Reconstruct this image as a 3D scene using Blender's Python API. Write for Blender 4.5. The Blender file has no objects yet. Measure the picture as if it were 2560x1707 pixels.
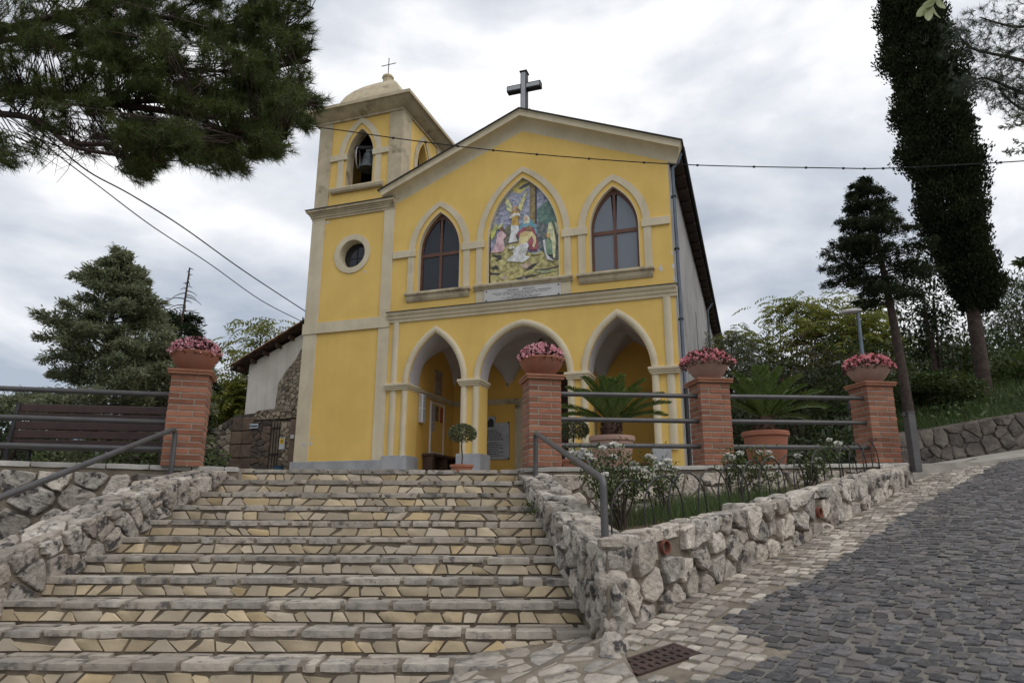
import bpy, math, random
import numpy as np
from mathutils import Vector, Matrix, geometry, noise

# ------------------------------------------------------------------ camera, sky, light
sc = bpy.context.scene
EYE = -0.541; PIT = 0.2477; ROLL = 0.0039; FPX = 1719.0
cam = bpy.data.cameras.new('camera'); cam.lens = FPX*36/2560; cam.sensor_width = 36
cam.clip_start = 0.05; cam.clip_end = 6000
co = bpy.data.objects.new('camera', cam); sc.collection.objects.link(co)
_fw = Vector((0, math.cos(PIT), math.sin(PIT))); _r = Vector((1, 0, 0)); _u = _r.cross(_fw)
RT = _r*math.cos(ROLL)+_u*math.sin(ROLL); UP = _u*math.cos(ROLL)-_r*math.sin(ROLL)
M = Matrix((RT, UP, -_fw)).transposed().to_4x4(); M.translation = (0, 0, EYE); co.matrix_world = M
sc.camera = co
sc.render.resolution_x = 1024; sc.render.resolution_y = 682
vs = sc.view_settings; vs.view_transform = 'Standard'; vs.look = 'None'; vs.gamma = 1; vs.exposure = 0.1
try: vs.use_curve_mapping = False
except Exception: pass

SUN_EL, SUN_AZ = math.radians(52), math.radians(125)      # azimuth from +Y clockwise: right, slightly behind the viewer
w = bpy.data.worlds.new('World'); sc.world = w; w.use_nodes = True
nt = w.node_tree; nt.nodes.clear(); N = nt.nodes.new; L = nt.links.new
out = N('ShaderNodeOutputWorld'); bg = N('ShaderNodeBackground'); bg.inputs[1].default_value = 1.0
sky = N('ShaderNodeTexSky'); sky.sky_type = 'NISHITA'; sky.sun_disc = False
sky.sun_elevation = SUN_EL; sky.sun_rotation = SUN_AZ; sky.air_density = 1.0; sky.dust_density = 2.0
sk = N('ShaderNodeVectorMath'); sk.operation = 'SCALE'; sk.inputs['Scale'].default_value = 0.1
L(sky.outputs[0], sk.inputs[0])
tc = N('ShaderNodeTexCoord'); sx = N('ShaderNodeSeparateXYZ'); L(tc.outputs['Generated'], sx.inputs[0])
ad = N('ShaderNodeMath'); ad.operation = 'ADD'; ad.inputs[1].default_value = 0.28
ab = N('ShaderNodeMath'); ab.operation = 'ABSOLUTE'; L(sx.outputs[2], ab.inputs[0]); L(ab.outputs[0], ad.inputs[0])
dv = []
for i in (0, 1):
    m_ = N('ShaderNodeMath'); m_.operation = 'DIVIDE'; L(sx.outputs[i], m_.inputs[0]); L(ad.outputs[0], m_.inputs[1]); dv.append(m_)
cb = N('ShaderNodeCombineXYZ'); L(dv[0].outputs[0], cb.inputs[0]); L(dv[1].outputs[0], cb.inputs[1]); cb.inputs[2].default_value = 3.1
n1 = N('ShaderNodeTexNoise'); n1.inputs['Scale'].default_value = 1.5; n1.inputs['Detail'].default_value = 7; n1.inputs['Roughness'].default_value = 0.52; n1.inputs['Distortion'].default_value = 0.35
n2 = N('ShaderNodeTexNoise'); n2.inputs['Scale'].default_value = 3.4; n2.inputs['Detail'].default_value = 6; n2.inputs['Roughness'].default_value = 0.5
L(cb.outputs[0], n1.inputs['Vector']); L(cb.outputs[0], n2.inputs['Vector'])
mx = N('ShaderNodeMix'); mx.data_type = 'FLOAT'; mx.inputs[0].default_value = 0.3
L(n1.outputs[0], mx.inputs[2]); L(n2.outputs[0], mx.inputs[3])
cr = N('ShaderNodeValToRGB'); e = cr.color_ramp.elements
e[0].position = 0.40; e[0].color = (0.43, 0.485, 0.575, 1); e[1].position = 0.62; e[1].color = (1.12, 1.12, 1.12, 1)
k_ = e.new(0.47); k_.color = (0.57, 0.615, 0.69, 1); k_ = e.new(0.545); k_.color = (0.79, 0.815, 0.865, 1)
L(mx.outputs[0], cr.inputs[0])
mc = N('ShaderNodeMix'); mc.data_type = 'RGBA'; mc.inputs[0].default_value = 0.94
L(sk.outputs[0], mc.inputs[6]); L(cr.outputs[0], mc.inputs[7]); L(mc.outputs[2], bg.inputs[0]); L(bg.outputs[0], out.inputs[0])

sl = bpy.data.lights.new('sun', 'SUN'); sl.energy = 1.5; sl.angle = math.radians(70); sl.color = (1, 0.96, 0.9)
so = bpy.data.objects.new('sun', sl); sc.collection.objects.link(so)
sd = Vector((math.sin(SUN_AZ)*math.cos(SUN_EL), math.cos(SUN_AZ)*math.cos(SUN_EL), math.sin(SUN_EL)))
so.rotation_euler = sd.to_track_quat('Z', 'Y').to_euler(); so.location = (8, -6, 20)

# ------------------------------------------------------------------ helpers
C = sc.collection; rnd = random.Random(11); npr = np.random.default_rng(5)
D = 2560/2352
def ray(px, py):                       # picture position -> direction
    px *= D; py *= D
    return _fw+RT*((px-1280)/FPX)-UP*((py-853.5)/FPX)
def at(px, py, Y):                     # world point that distance away
    d = ray(px, py); return d*(Y/d.y)+Vector((0, 0, EYE))

class MB:
    def __init__(s): s.v = []; s.f = []
    def add(s, V, F):
        b = len(s.v); s.v += [tuple(p) for p in V]; s.f += [tuple(i+b for i in f) for f in F]; return s
    def box(s, x0, x1, y0, y1, z0, z1, bev=0.0, T=None):
        if bev <= 0:
            V = [(x, y, z) for z in (z0, z1) for y in (y0, y1) for x in (x0, x1)]
            F = [(0, 2, 3, 1), (4, 5, 7, 6), (0, 1, 5, 4), (2, 6, 7, 3), (0, 4, 6, 2), (1, 3, 7, 5)]
        else:
            b = bev; V = []; idx = {}
            for i, x in enumerate((x0, x1)):
                for j, y in enumerate((y0, y1)):
                    for k, z in enumerate((z0, z1)):
                        sx_, sy_, sz_ = (1 if i == 0 else -1), (1 if j == 0 else -1), (1 if k == 0 else -1)
                        for a in range(3):
                            idx[i, j, k, a] = len(V)
                            V.append((x+(0 if a == 0 else sx_*b), y+(0 if a == 1 else sy_*b), z+(0 if a == 2 else sz_*b)))
            g = lambda i, j, k, a: idx[i, j, k, a]
            F = []
            for i in (0, 1):
                q = [g(i, 0, 0, 0), g(i, 1, 0, 0), g(i, 1, 1, 0), g(i, 0, 1, 0)]; F.append(q if i else q[::-1])
                q = [g(0, i, 0, 1), g(0, i, 1, 1), g(1, i, 1, 1), g(1, i, 0, 1)]; F.append(q if i else q[::-1])
                q = [g(0, 0, i, 2), g(1, 0, i, 2), g(1, 1, i, 2), g(0, 1, i, 2)]; F.append(q if i else q[::-1])
            for i in (0, 1):
                for j in (0, 1):
                    F.append([g(i, j, 0, 0), g(i, j, 1, 0), g(i, j, 1, 1), g(i, j, 0, 1)])
                    F.append([g(i, 0, j, 0), g(i, 1, j, 0), g(i, 1, j, 2), g(i, 0, j, 2)])
                    F.append([g(0, i, j, 1), g(1, i, j, 1), g(1, i, j, 2), g(0, i, j, 2)])
                    for k in (0, 1): F.append([g(i, j, k, 0), g(i, j, k, 1), g(i, j, k, 2)])
        if T is not None: V = [T @ Vector(p) for p in V]
        return s.add(V, F)
    def tube(s, pts, r, n=8, cap=True):
        pts = [Vector(p) for p in pts]; m = len(pts)
        rr = r if isinstance(r, (list, tuple)) else [r]*m
        V = []; prev = None
        for i, p in enumerate(pts):
            t = (pts[min(i+1, m-1)]-pts[max(i-1, 0)])
            if t.length < 1e-9: t = Vector((0, 0, 1))
            t.normalize()
            if prev is None:
                a = t.cross(Vector((0, 0, 1))) if abs(t.z) < .95 else t.cross(Vector((1, 0, 0)))
            else: a = prev-t*prev.dot(t)
            a.normalize(); b = t.cross(a); prev = a
            for k in range(n):
                an = 2*math.pi*k/n; V.append(p+(a*math.cos(an)+b*math.sin(an))*rr[i])
        F = [(i*n+k, i*n+(k+1) % n, (i+1)*n+(k+1) % n, (i+1)*n+k) for i in range(m-1) for k in range(n)]
        if cap and n > 3: F += [tuple(range(n-1, -1, -1)), tuple((m-1)*n+k for k in range(n))]
        return s.add(V, F)
    def lathe(s, prof, c=(0, 0, 0), n=24, sq=False, wob=0):
        V = []; m = len(prof)
        for r, z in prof:
            for k in range(n):
                a = 2*math.pi*(k+.5)/n; q = 1
                if sq: q = 1/max(abs(math.cos(a)), abs(math.sin(a)))
                V.append((c[0]+r*q*math.cos(a), c[1]+r*q*math.sin(a), c[2]+z))
        F = [(i*n+k, i*n+(k+1) % n, (i+1)*n+(k+1) % n, (i+1)*n+k) for i in range(m-1) for k in range(n)]
        F += [tuple(range(n-1, -1, -1)), tuple((m-1)*n+k for k in range(n))]
        return s.add(V, F)
    def prism(s, loops, y0, y1, T=None):          # loops in (x,z), first the outline, then holes; thickness y0..y1
        P = [[Vector((a, b, 0)) for a, b in lp] for lp in loops]
        tri = geometry.tessellate_polygon(P); flat = [p for lp in P for p in lp]; n = len(flat)
        V = [(p.x, y0, p.y) for p in flat]+[(p.x, y1, p.y) for p in flat]
        F = []
        for t in tri:
            a, b, c = (flat[i] for i in t); o = (b-a).cross(c-a).z
            t = t if o > 0 else t[::-1]
            F.append(tuple(t)); F.append(tuple(i+n for i in t[::-1]))
        b0 = 0
        for k, lp in enumerate(P):
            m = len(lp); ar = sum(lp[i].x*lp[(i+1) % m].y-lp[(i+1) % m].x*lp[i].y for i in range(m))
            rev = (ar > 0) == (k == 0)
            for i in range(m):
                i0, i1 = b0+i, b0+(i+1) % m
                q = (i0, i0+n, i1+n, i1); F.append(q if rev else q[::-1])
            b0 += m
        if T is not None: V = [T @ Vector(p) for p in V]
        return s.add(V, F)
    def mesh(s, name, smooth=None):
        me = bpy.data.meshes.new(name); me.from_pydata(s.v, [], s.f); me.update()
        if smooth is not None:
            me.polygons.foreach_set('use_smooth', [True]*len(me.polygons))
            if smooth < 179: me.set_sharp_from_angle(angle=math.radians(smooth))
        return me

def obj(name, me, mat, parent=None, world=False, label=None, loc=None, rot=None):
    o = bpy.data.objects.new(name, me); C.objects.link(o)
    if mat is not None and not me.materials: me.materials.append(mat)
    if parent is not None:
        o.parent = parent
        if world: o.matrix_parent_inverse = Matrix.Translation(parent.location).inverted()
    if loc is not None: o.location = loc
    if rot is not None: o.rotation_euler = rot
    if label: o['label'] = label
    return o
def part(name, mb, mat, parent, smooth=None, world=False, label=None, **k):
    return obj(name, mb.mesh(name, smooth), mat, parent, world, label, **k)
def tag(o, label, cat, group=None):
    o['label'] = label; o['category'] = cat
    if group: o['group'] = group
    return o
def thing(name, label, cat, loc=(0, 0, 0), rz=0, group=None, scale=1):
    o = bpy.data.objects.new(name, None); C.objects.link(o); o.empty_display_size = .1
    o.location = loc; o.rotation_euler = (0, 0, rz); o.scale = (scale,)*3
    return tag(o, label, cat, group)
def struct(name, me, mat): o = obj(name, me, mat); o['kind'] = 'structure'; return o
def copy_tree(o, parent=None):
    c = o.copy(); C.objects.link(c)
    if parent is not None: c.parent = parent
    for ch in [x for x in o.children]: copy_tree(ch, c)
    return c
def npmesh(name, V, F, smooth=False):
    V = np.asarray(V, np.float32); F = np.asarray(F, np.int32); k = F.shape[1]
    me = bpy.data.meshes.new(name); me.vertices.add(len(V)); me.vertices.foreach_set('co', V.ravel())
    me.loops.add(F.size); me.loops.foreach_set('vertex_index', F.ravel())
    me.polygons.add(len(F)); me.polygons.foreach_set('loop_start', np.arange(0, F.size, k, dtype=np.int32))
    me.polygons.foreach_set('loop_total', np.full(len(F), k, np.int32))
    if smooth: me.polygons.foreach_set('use_smooth', np.ones(len(F), bool))
    me.update(calc_edges=True); me.validate(); return me
def unit(a): return a/np.maximum(np.linalg.norm(a, axis=1, keepdims=True), 1e-9)
def leaves(P, DIR, L_, W_, flat=None, curl=.12):
    """diamond leaves with base P pointing along DIR; L_, W_ arrays; flat: preferred normal"""
    n = len(P); DIR = unit(DIR); Nn = npr.normal(size=(n, 3)) if flat is None else flat+npr.normal(size=(n, 3))*.35
    S = unit(np.cross(DIR, Nn)); Nn = unit(np.cross(S, DIR)); L_ = np.broadcast_to(L_, n)[:, None]; W_ = np.broadcast_to(W_, n)[:, None]
    a = P; b = P+DIR*L_*.45+S*W_*.5+Nn*L_*curl; c = P+DIR*L_; d = P+DIR*L_*.45-S*W_*.5+Nn*L_*curl
    V = np.stack([a, b, c, d], 1).reshape(-1, 3); F = np.arange(4*n).reshape(-1, 4); return V, F
def needles(P, DIR, L_, W_):
    n = len(P); DIR = unit(DIR); S = unit(np.cross(DIR, npr.normal(size=(n, 3))))
    L_ = np.broadcast_to(L_, n)[:, None]; W_ = np.broadcast_to(W_, n)[:, None]
    V = np.stack([P-S*W_, P+S*W_, P+DIR*L_], 1).reshape(-1, 3); return V, np.arange(3*n).reshape(-1, 3)
def ballpts(c, r, n, shell=.0):
    d = unit(npr.normal(size=(n, 3))); t = npr.random(n)**(1/3)
    t = np.where(npr.random(n) < shell, .75+.25*t, t); return np.asarray(c)+d*t[:, None]*np.asarray(r)

# ------------------------------------------------------------------ materials
MATS = {}
def mat(name, c1, c2=None, scale=4.0, rough=.85, bump=0.0, bscale=None, c3=None, rnd_src=None, rnd_amt=.0, lo=.38, hi=.62,
        metal=0.0, spec=.5, vr=(.72, 1.22), streak=0, dist=.02, detail=6, stain=None, stain_scale=1.5, stain_lo=.55, stain_hi=.7, trans=None, coords='Object', brick=None):
    m = bpy.data.materials.new(name); m.use_nodes = True; t = m.node_tree; N_ = t.nodes.new; K = t.links.new
    bs = t.nodes['Principled BSDF']; bs.inputs['Roughness'].default_value = rough; bs.inputs['Metallic'].default_value = metal
    bs.inputs['Specular IOR Level'].default_value = spec
    col = lambda c: (c[0], c[1], c[2], 1)
    tcn = N_('ShaderNodeTexCoord'); src = tcn.outputs[coords]
    if rnd_src == 'object' and (c2 is not None or bump):
        oi0 = N_('ShaderNodeObjectInfo'); vm = N_('ShaderNodeVectorMath'); vm.operation = 'MULTIPLY_ADD'
        vm.inputs[0].default_value = (37, 53, 71); K(oi0.outputs['Random'], vm.inputs[1]); K(src, vm.inputs[2]); src = vm.outputs[0]
    def noise_(s, d=6, r=.55):
        n = N_('ShaderNodeTexNoise'); n.inputs['Scale'].default_value = s; n.inputs['Detail'].default_value = d; n.inputs['Roughness'].default_value = r
        K(src, n.inputs['Vector']); return n
    def ramp(i, a, b, ca, cb):
        r = N_('ShaderNodeValToRGB'); r.color_ramp.elements[0].position = a; r.color_ramp.elements[1].position = b
        r.color_ramp.elements[0].color = ca; r.color_ramp.elements[1].color = cb; K(i, r.inputs[0]); return r
    def mix(f, a, b):
        x = N_('ShaderNodeMix'); x.data_type = 'RGBA'
        for s, v in ((0, f), (6, a), (7, b)):
            if hasattr(v, 'is_linked') or hasattr(v, 'links'): K(v, x.inputs[s])
            else: x.inputs[s].default_value = v if s == 0 else col(v)
        return x.outputs[2]
    cur = None
    if c2 is not None:
        r = ramp(noise_(scale, detail).outputs[0], lo, hi, col(c1), col(c2)); cur = r.outputs[0]
    else:
        rg = N_('ShaderNodeRGB'); rg.outputs[0].default_value = col(c1); cur = rg.outputs[0]
    if rnd_src:
        if rnd_src == 'object': rv = N_('ShaderNodeObjectInfo').outputs['Random']
        else: rv = N_('ShaderNodeNewGeometry').outputs['Random Per Island']
        if c3 is not None:
            rr = ramp(rv, .15, .95, (0, 0, 0, 1), (1, 1, 1, 1)); mm = N_('ShaderNodeMath'); mm.operation = 'MULTIPLY'; mm.inputs[1].default_value = rnd_amt if rnd_amt else .8
            K(rr.outputs[0], mm.inputs[0]); cur = mix(mm.outputs[0], cur, c3)
        hs = N_('ShaderNodeHueSaturation'); mr = N_('ShaderNodeMapRange'); mr.inputs[3].default_value = vr[0]; mr.inputs[4].default_value = vr[1]
        wn = N_('ShaderNodeTexWhiteNoise'); wn.noise_dimensions = '1D'; K(rv, wn.inputs['W']); K(wn.outputs['Value'], mr.inputs[0]); K(mr.outputs[0], hs.inputs['Value']); K(cur, hs.inputs['Color']); cur = hs.outputs[0]
    if stain is not None:
        r = ramp(noise_(stain_scale, 8, .62).outputs[0], stain_lo, stain_hi, (0, 0, 0, 1), (1, 1, 1, 1)); cur = mix(r.outputs[0], cur, stain)
    if streak:
        mp = N_('ShaderNodeMapping'); mp.inputs['Scale'].default_value = (5, 5, .35); K(src, mp.inputs[0]); ns = N_('ShaderNodeTexNoise'); ns.inputs['Scale'].default_value = 1.0; ns.inputs['Detail'].default_value = 7; ns.inputs['Roughness'].default_value = .65
        K(mp.outputs[0], ns.inputs['Vector']); r = ramp(ns.outputs[0], .45, .75, (0, 0, 0, 1), (streak,)*3+(1,)); cur = mix(r.outputs[0], cur, tuple(x*.45 for x in c1))
    K(cur, bs.inputs['Base Color'])
    if bump:
        b = N_('ShaderNodeBump'); b.inputs['Strength'].default_value = bump; b.inputs['Distance'].default_value = dist
        K(noise_(bscale or scale*3, 8, .6).outputs[0], b.inputs['Height']); K(b.outputs[0], bs.inputs['Normal'])
    if trans:
        o_ = t.nodes['Material Output']; tr = N_('ShaderNodeBsdfTranslucent'); K(cur, tr.inputs[0]); ms = N_('ShaderNodeMixShader'); ms.inputs[0].default_value = trans
        K(bs.outputs[0], ms.inputs[1]); K(tr.outputs[0], ms.inputs[2]); K(ms.outputs[0], o_.inputs[0])
    MATS[name] = m; return m
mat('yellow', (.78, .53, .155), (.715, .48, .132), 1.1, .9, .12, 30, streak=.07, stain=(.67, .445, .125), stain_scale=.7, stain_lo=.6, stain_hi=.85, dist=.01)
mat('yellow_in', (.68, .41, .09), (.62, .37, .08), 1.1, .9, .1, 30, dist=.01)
mat('cream', (.65, .565, .40), (.58, .50, .35), 1.6, .9, .12, 30, streak=.22, stain=(.40, .33, .215), stain_scale=1.1, stain_lo=.58, stain_hi=.8, dist=.01)
mat('cream_weather', (.56, .475, .325), (.46, .385, .26), 2.6, .92, .2, 18, streak=.3, stain=(.16, .125, .08), stain_scale=2.2, stain_lo=.56, stain_hi=.72)
mat('vault', (.52, .49, .50), (.46, .43, .44), 1.3, .9, .05, 20)
mat('marble', (.385, .39, .40), (.30, .305, .318), 2.2, .55, .05, 10, stain=(.42, .43, .45), stain_scale=3, stain_lo=.5, stain_hi=.75)
mat('marble_white', (.60, .585, .56), (.52, .50, .48), 2.5, .5)
mat('plaster_grey', (.46, .44, .42), (.36, .345, .33), 1.2, .95, .25, 14, streak=.45, stain=(.22, .205, .19), stain_scale=.9, stain_lo=.55, stain_hi=.75)
mat('plaster_old', (.74, .69, .62), (.64, .59, .52), 1.4, .95, .25, 9, streak=.3, stain=(.36, .30, .23), stain_scale=.8, stain_lo=.58, stain_hi=.75)
mat('roof_dark', (.035, .032, .03), (.06, .052, .046), 5, .8, .3, 20)
mat('roof_tile', (.30, .19, .12), (.19, .13, .09), 3, .9, .4, 18, rnd_src='object', stain=(.10, .085, .06), stain_scale=3)
mat('timber', (.075, .04, .026), (.045, .026, .018), 6, .75, .25, 30, rnd_src='object')
mat('wood_frame', (.135, .055, .03), (.10, .04, .023), 5, .5, .1, 30)
mat('dark', (.012, .011, .013), rough=.9)
mat('glass', (.13, .145, .17), rough=.06, spec=.9)
mat('glass_dark', (.018, .02, .025), rough=.05, spec=.5)
mat('metal_grey', (.105, .10, .10), (.085, .08, .08), 6, .5, .06, 40, metal=.35)
mat('metal_dark', (.045, .042, .042), (.03, .028, .028), 6, .55, metal=.4)
mat('zinc', (.16, .19, .23), (.12, .145, .18), 4, .5, metal=.4)
mat('cross_face', (.40, .42, .44), (.36, .375, .39), 3, .4)
mat('bronze', (.13, .15, .155), (.08, .09, .095), 7, .55, .15, 30, metal=.5)
mat('brick', (.305, .122, .07), (.225, .088, .052), 7, .9, .5, 60, rnd_src='object', c3=(.33, .155, .095), rnd_amt=.6, dist=.006)
mat('brick_cap', (.34, .15, .085), (.27, .12, .07), 5, .9, .3, 40)
mat('mortar', (.33, .29, .235), (.26, .225, .18), 9, .95, .4, 60, dist=.01)
mat('mortar_brown', (.235, .195, .145), (.145, .118, .088), 5, .97, .7, 40, dist=.02, stain=(.20, .17, .12), stain_scale=2)
mat('stone_wall', (.50, .455, .40), (.29, .265, .23), 13, .95, 1.0, 17, rnd_src='object', c3=(.34, .27, .215), rnd_amt=.55, dist=.05, stain=(.065, .06, .058), stain_scale=9, stain_lo=.52, stain_hi=.60)
mat('stone_pale', (.62, .56, .485), (.40, .36, .305), 13, .95, 1.0, 17, rnd_src='object', c3=(.44, .365, .29), rnd_amt=.5, dist=.05, stain=(.11, .10, .092), stain_scale=9, stain_lo=.55, stain_hi=.64)
mat('stone_riser', (.565, .45, .29), (.47, .375, .24), 4, .9, .4, 25, rnd_src='object', c3=(.46, .395, .315), rnd_amt=.9, dist=.012, stain=(.27, .225, .165), stain_scale=5, stain_lo=.6, stain_hi=.75)
mat('stone_riser_ochre', (.53, .40, .225), (.47, .36, .21), 4, .9, .4, 25, rnd_src='object', dist=.012, stain=(.27, .20, .12), stain_scale=5, stain_lo=.58, stain_hi=.75)
mat('stone_slab', (.40, .36, .305), (.265, .242, .21), 11, .9, .8, 24, rnd_src='object', c3=(.40, .335, .265), rnd_amt=.5, dist=.015, stain=(.11, .10, .095), stain_scale=7, stain_lo=.54, stain_hi=.66)
mat('stone_coping', (.50, .475, .43), (.38, .36, .325), 5, .9, .6, 28, rnd_src='object', dist=.012, stain=(.16, .15, .14), stain_scale=4, stain_lo=.58, stain_hi=.7)
mat('cobble', (.045, .045, .05), (.11, .105, .104), 22, .7, 1.0, 40, rnd_src='object', c3=(.135, .115, .105), rnd_amt=.7, dist=.02, vr=(.5, 1.55))
mat('cobble_far', (.045, .045, .05), (.11, .105, .104), 22, .7, 1.0, 40, rnd_src='island', c3=(.135, .115, .105), rnd_amt=.7, dist=.02, vr=(.5, 1.55))
mat('sett', (.50, .445, .375), (.33, .295, .245), 8, .85, .6, 40, rnd_src='object', c3=(.22, .185, .155), rnd_amt=.9, dist=.01, stain=(.13, .115, .10), stain_scale=6, stain_lo=.52, stain_hi=.68)
mat('sett_far', (.50, .445, .375), (.33, .295, .245), 8, .85, .6, 40, rnd_src='island', c3=(.22, .185, .155), rnd_amt=.9, dist=.01, stain=(.13, .115, .10), stain_scale=6, stain_lo=.52, stain_hi=.68)
mat('joint', (.185, .17, .148), (.12, .11, .094), 7, .97, .6, 50, dist=.015, stain=(.085, .078, .066), stain_scale=1.2, stain_lo=.56, stain_hi=.72)
mat('soil', (.14, .085, .05), (.08, .055, .035), 8, .97, .8, 30, dist=.03, stain=(.06, .075, .03), stain_scale=2, stain_lo=.5, stain_hi=.65)
mat('paving', (.34, .31, .27), (.26, .24, .21), 3, .9, .4, 20)
mat('ground', (.07, .075, .035), (.11, .095, .055), .6, .97, .6, 5, dist=.1)
mat('hill', (.045, .065, .035), (.075, .085, .045), .15, .97, .6, 2, dist=.3)
mat('mountain', (.16, .20, .24), (.11, .145, .18), .004, 1, .5, .02, dist=20)  # blue of distant haze put into the base colour, no haze volume
mat('bark', (.085, .058, .044), (.045, .032, .026), 9, .95, .9, 26, dist=.03)
mat('bark_pine', (.06, .034, .026), (.03, .019, .016), 9, .95, .8, 30, dist=.02)
mat('twig', (.05, .035, .026), rough=.95)
mat('needle', (.08, .11, .026), (.05, .08, .02), 1.5, .6, rnd_src='island', c3=(.12, .13, .03), rnd_amt=.7, trans=.35)
mat('needle_grey', (.055, .075, .05), (.04, .055, .035), 1.5, .6, rnd_src='island', c3=(.05, .07, .03), rnd_amt=.7, trans=.25)
mat('cypress', (.03, .042, .018), (.018, .026, .012), 1.6, .9, rnd_src='island', c3=(.035, .042, .014), rnd_amt=.3, trans=.15, vr=(.85, 1.12), spec=.1)
mat('conifer', (.24, .27, .18), (.17, .20, .13), .9, .7, rnd_src='island', c3=(.30, .30, .15), rnd_amt=.7, trans=.35)
mat('conifer_dark', (.07, .092, .05), (.05, .07, .04), .9, .9, rnd_src='island', c3=(.055, .065, .03), rnd_amt=.4, trans=.2, vr=(.85, 1.12), spec=.1)
mat('leaf_yellow', (.18, .21, .045), (.13, .165, .035), .8, .5, rnd_src='island', c3=(.31, .28, .05), rnd_amt=.75, trans=.45)
mat('leaf_green', (.065, .10, .025), (.045, .075, .02), .8, .55, rnd_src='island', c3=(.10, .12, .03), rnd_amt=.8, trans=.35)
mat('leaf_dark', (.045, .07, .024), (.03, .05, .018), .8, .55, rnd_src='island', c3=(.05, .065, .02), rnd_amt=.8, trans=.3)
mat('leaf_brown', (.11, .06, .035), (.08, .045, .03), .8, .7, rnd_src='island', c3=(.12, .09, .04), rnd_amt=.8, trans=.3)
mat('leaf_olive', (.12, .14, .085), (.09, .11, .065), .8, .5, rnd_src='island', c3=(.16, .17, .11), rnd_amt=.7, trans=.3)
mat('leaf_pale', (.33, .36, .16), (.27, .31, .13), 6, .45, trans=.4)
mat('grass', (.075, .125, .033), (.045, .08, .022), .8, .6, rnd_src='island', c3=(.10, .14, .035), rnd_amt=.8, trans=.3)
mat('cycad', (.105, .175, .032), (.075, .135, .025), 2, .35, rnd_src='island', c3=(.12, .15, .03), rnd_amt=.6, trans=.25)
mat('cycad_trunk', (.095, .05, .032), (.05, .028, .018), 14, .95, .9, 30, dist=.03)
mat('topiary', (.085, .105, .045), (.06, .08, .03), 2, .45, rnd_src='island', c3=(.24, .24, .13), rnd_amt=.8, trans=.2)
mat('begonia_leaf', (.085, .055, .03), (.05, .06, .022), 3, .4, rnd_src='island', c3=(.11, .045, .035), rnd_amt=.7, trans=.2)
mat('begonia_leaf_dark', (.05, .022, .02), (.04, .03, .016), 3, .4, rnd_src='island', c3=(.06, .02, .025), rnd_amt=.7, trans=.2)
mat('petal_pink', (.88, .42, .48), (.80, .32, .38), 8, .5, rnd_src='island', c3=(.92, .64, .66), rnd_amt=.7, trans=.3)
mat('petal_red', (.84, .29, .34), (.74, .20, .25), 8, .5, rnd_src='island', c3=(.90, .52, .54), rnd_amt=.7, trans=.3)
mat('petal_white', (.86, .84, .78), (.82, .80, .74), 8, .5, trans=.25)
mat('terracotta', (.36, .145, .085), (.30, .115, .07), 3, .85, .15, 30, stain=(.26, .14, .10), stain_scale=2.5, stain_lo=.55, stain_hi=.75)
mat('terracotta_pale', (.40, .255, .205), (.35, .22, .175), 3, .85, .15, 30, stain=(.28, .18, .145), stain_scale=2.5, stain_lo=.55, stain_hi=.75)
mat('bench_wood', (.058, .026, .022), (.042, .02, .017), 8, .5, .1, 40, rnd_src='object')
mat('old_block', (.21, .15, .11), (.14, .10, .075), 5, .95, .8, 18, rnd_src='object', dist=.03)
mat('stone_old', (.42, .35, .265), (.29, .24, .18), 6, .95, .9, 20, rnd_src='object', dist=.03, stain=(.07, .058, .045), stain_scale=3)
mat('stone_far', (.15, .125, .105), (.085, .072, .062), 4, .95, .9, 14, rnd_src='object', dist=.04, stain=(.045, .04, .033), stain_scale=2.5)
mat('white_plastic', (.66, .67, .68), rough=.4)
mat('rust', (.085, .05, .04), (.05, .034, .03), 12, .8, .4, 50, metal=.3)
mat('clay_pipe', (.25, .085, .055), (.19, .065, .045), 6, .8)
mat('paint_blue', (.03, .10, .18), rough=.5)
mat('paint_yellow', (.75, .48, .03), rough=.5)
# ------------------------------------------------------------------ ground, road, stairs, walls
GS = [-60, -12, -5, -2.5, -1.1, 0, .87, 1.58, 2.42, 3.47, 4.78, 6.5, 7.55, 8.7, 11.2, 14, 20, 60]
GZ = [-7, -3.2, -2.15, -1.79, -1.50, -1.29, -1.12, -.99, -.86, -.68, -.41, -.06, .12, .29, .64, 1.0, 1.7, 4]
EX, EY = .723, .691
def sw(x, y): return (x-.85)*EX+(y-5.15)*EY, (x-.85)*EY-(y-5.15)*EX
def xy(s, w_): return .85+s*EX+w_*EY, 5.15+s*EY-w_*EX
def gz(x, y):
    s, w_ = sw(x, y); z = sum(np.interp(s+d, GS, GZ) for d in (-.3, 0, .3))/3
    return float(z-.5*min(max(-w_, 0), .2))
def ground_pt(px, py):
    d = ray(px, py); t = 1.0
    for t in np.arange(1, 30, .02):
        p = d*t
        if p.z+EYE < gz(p.x, p.y): break
    return (p.x, p.y)
def inpoly(x, y, P):
    c = False; n = len(P)
    for i in range(n):
        (x1, y1), (x2, y2) = P[i], P[(i+1) % n]
        if (y1 > y) != (y2 > y) and x < (x2-x1)*(y-y1)/(y2-y1)+x1: c = not c
    return c
def topx(p):
    d = Vector(p)-Vector((0, 0, EYE)); z = d.dot(_fw)
    if z < .05: return (-9999, -9999)
    return ((1280+FPX*d.dot(RT)/z)/D, (853.5-FPX*d.dot(UP)/z)/D)

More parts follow.
